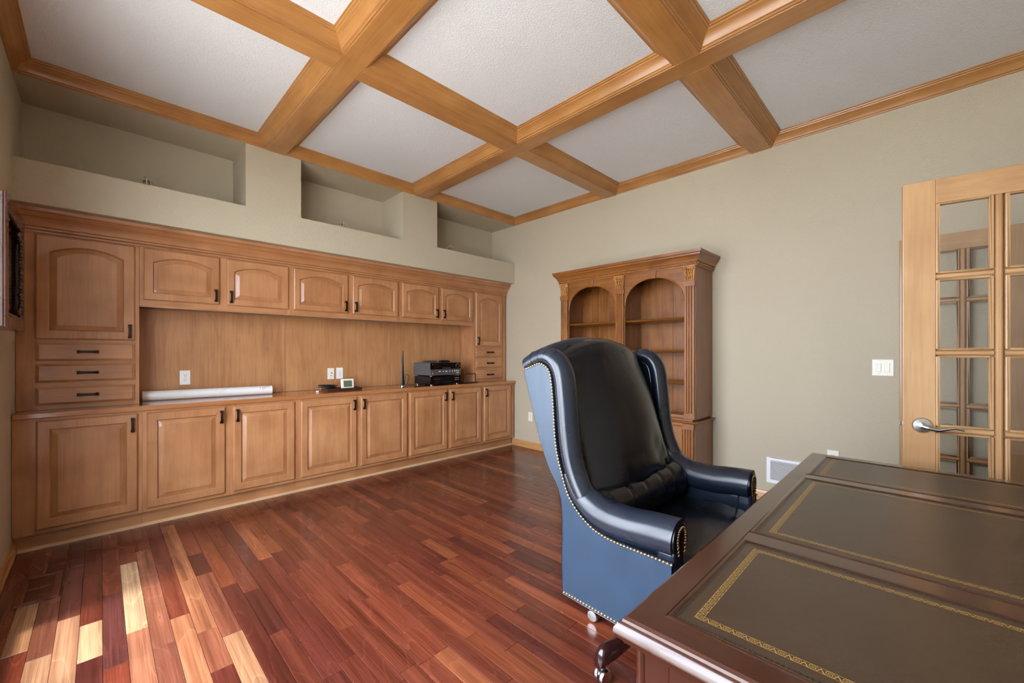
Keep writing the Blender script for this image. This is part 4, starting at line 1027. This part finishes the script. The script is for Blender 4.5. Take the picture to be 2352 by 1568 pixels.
for i in range(61):
    t = -1+2*i/60; x = CXC+t*.337; e = min(1, (1-abs(t))*9); rr_ = math.sqrt(max(.02, 1-(1-e)**2))
    k = 1-sum(.085*math.exp(-((t*.337-s)/.0075)**2) for s in (-.17, -.05, .085, .20))
    loops.append([(x, .880+.080*rr_*k*math.cos(2*math.pi*j/28), .638+.092*rr_*k*math.sin(2*math.pi*j/28)) for j in range(28)])
m.loft(loops).build('lumbar_cushion', M_LEATHC, ch, smooth=80)
m = MB(); loops = []
for i in range(17):
    v = i/16; z = .445+.128*v; e = math.sqrt(max(0, 1-(abs(2*v-1))**5)); l = []
    for j in range(56):
        a = 2*math.pi*j/56; ca, sa = math.cos(a), math.sin(a)
        x = .338*math.copysign(abs(ca)**.35, ca)*(.90+.10*e); y = .212*math.copysign(abs(sa)**.35, sa)*(.88+.12*e)
        l.append((CXC+x, .712+y, z+(.006*math.sin(x*30+y*18) if v > .8 else 0)))
    loops.append(l)
m.loft(loops).build('seat_cushion', M_LEATHC, ch, smooth=60)
box('seat_rail', S0+.086, S1-.086, .545, .950, .340, .448, M_LEATH, ch, .010)
HC_ = Vector((CXC-.012, .784, 0))
MB().lathe([(.030, .16), (.030, .26), (.045, .26), (.045, .335)], HC_, 20).build('column', plain('black_steel', lin(24, 24, 26), .35, .7), ch, smooth=40)
MB().box(HC_.x-.12, HC_.x+.12, .68, .90, .318, .342).build('seat_plate', plain('black_steel', lin(24, 24, 26), .35, .7), ch)
MB().lathe([(.050, .125), (.062, .150), (.060, .190), (.045, .215), (.035, .22)], HC_, 24).build('hub', M_LEGW, ch, smooth=45)
for k in range(5):
    a = math.radians(92.4+72*k); d = Vector((math.cos(a), math.sin(a), 0)); s = Vector((-d.y, d.x, 0)); loops = []
    for r, zt_, zb_, w in ((.040, .205, .135, .030), (.110, .192, .118, .029), (.190, .160, .088, .027), (.250, .143, .070, .026), (.290, .146, .064, .026), (.318, .138, .058, .025), (.334, .118, .058, .021), (.336, .070, .060, .018)):
        c = HC_+d*r; loops.append([tuple(c+s*(w*math.cos(2*math.pi*j/12))*1.0+Vector((0, 0, (zt_+zb_)/2+(zt_-zb_)/2*math.sin(2*math.pi*j/12)))) for j in range(12)])
    lg = MB().loft(loops).build('leg', M_LEGW, ch, smooth=60)
    c = HC_+d*.312
    cs = MB().lathe([(.012, .062), (.014, .055), (.022, .050), (.024, .040), (.010, .036)], c, 16).build('caster', M_NICKEL, lg, smooth=40)
    for q in (-1, 1):
        wpt = c+s*(q*.014); pr = MB(); lo = []
        for rr_, h in ((.010, -.011), (.024, -.010), (.0285, -.004), (.0285, .004), (.024, .010), (.010, .011)):
            lo.append([tuple(wpt+s*h+d*(rr_*math.cos(2*math.pi*j/18))+Vector((0, 0, .0295+rr_*math.sin(2*math.pi*j/18)))) for j in range(18)])
        pr.loft(lo).build('wheel', M_NICKEL, cs, smooth=40)
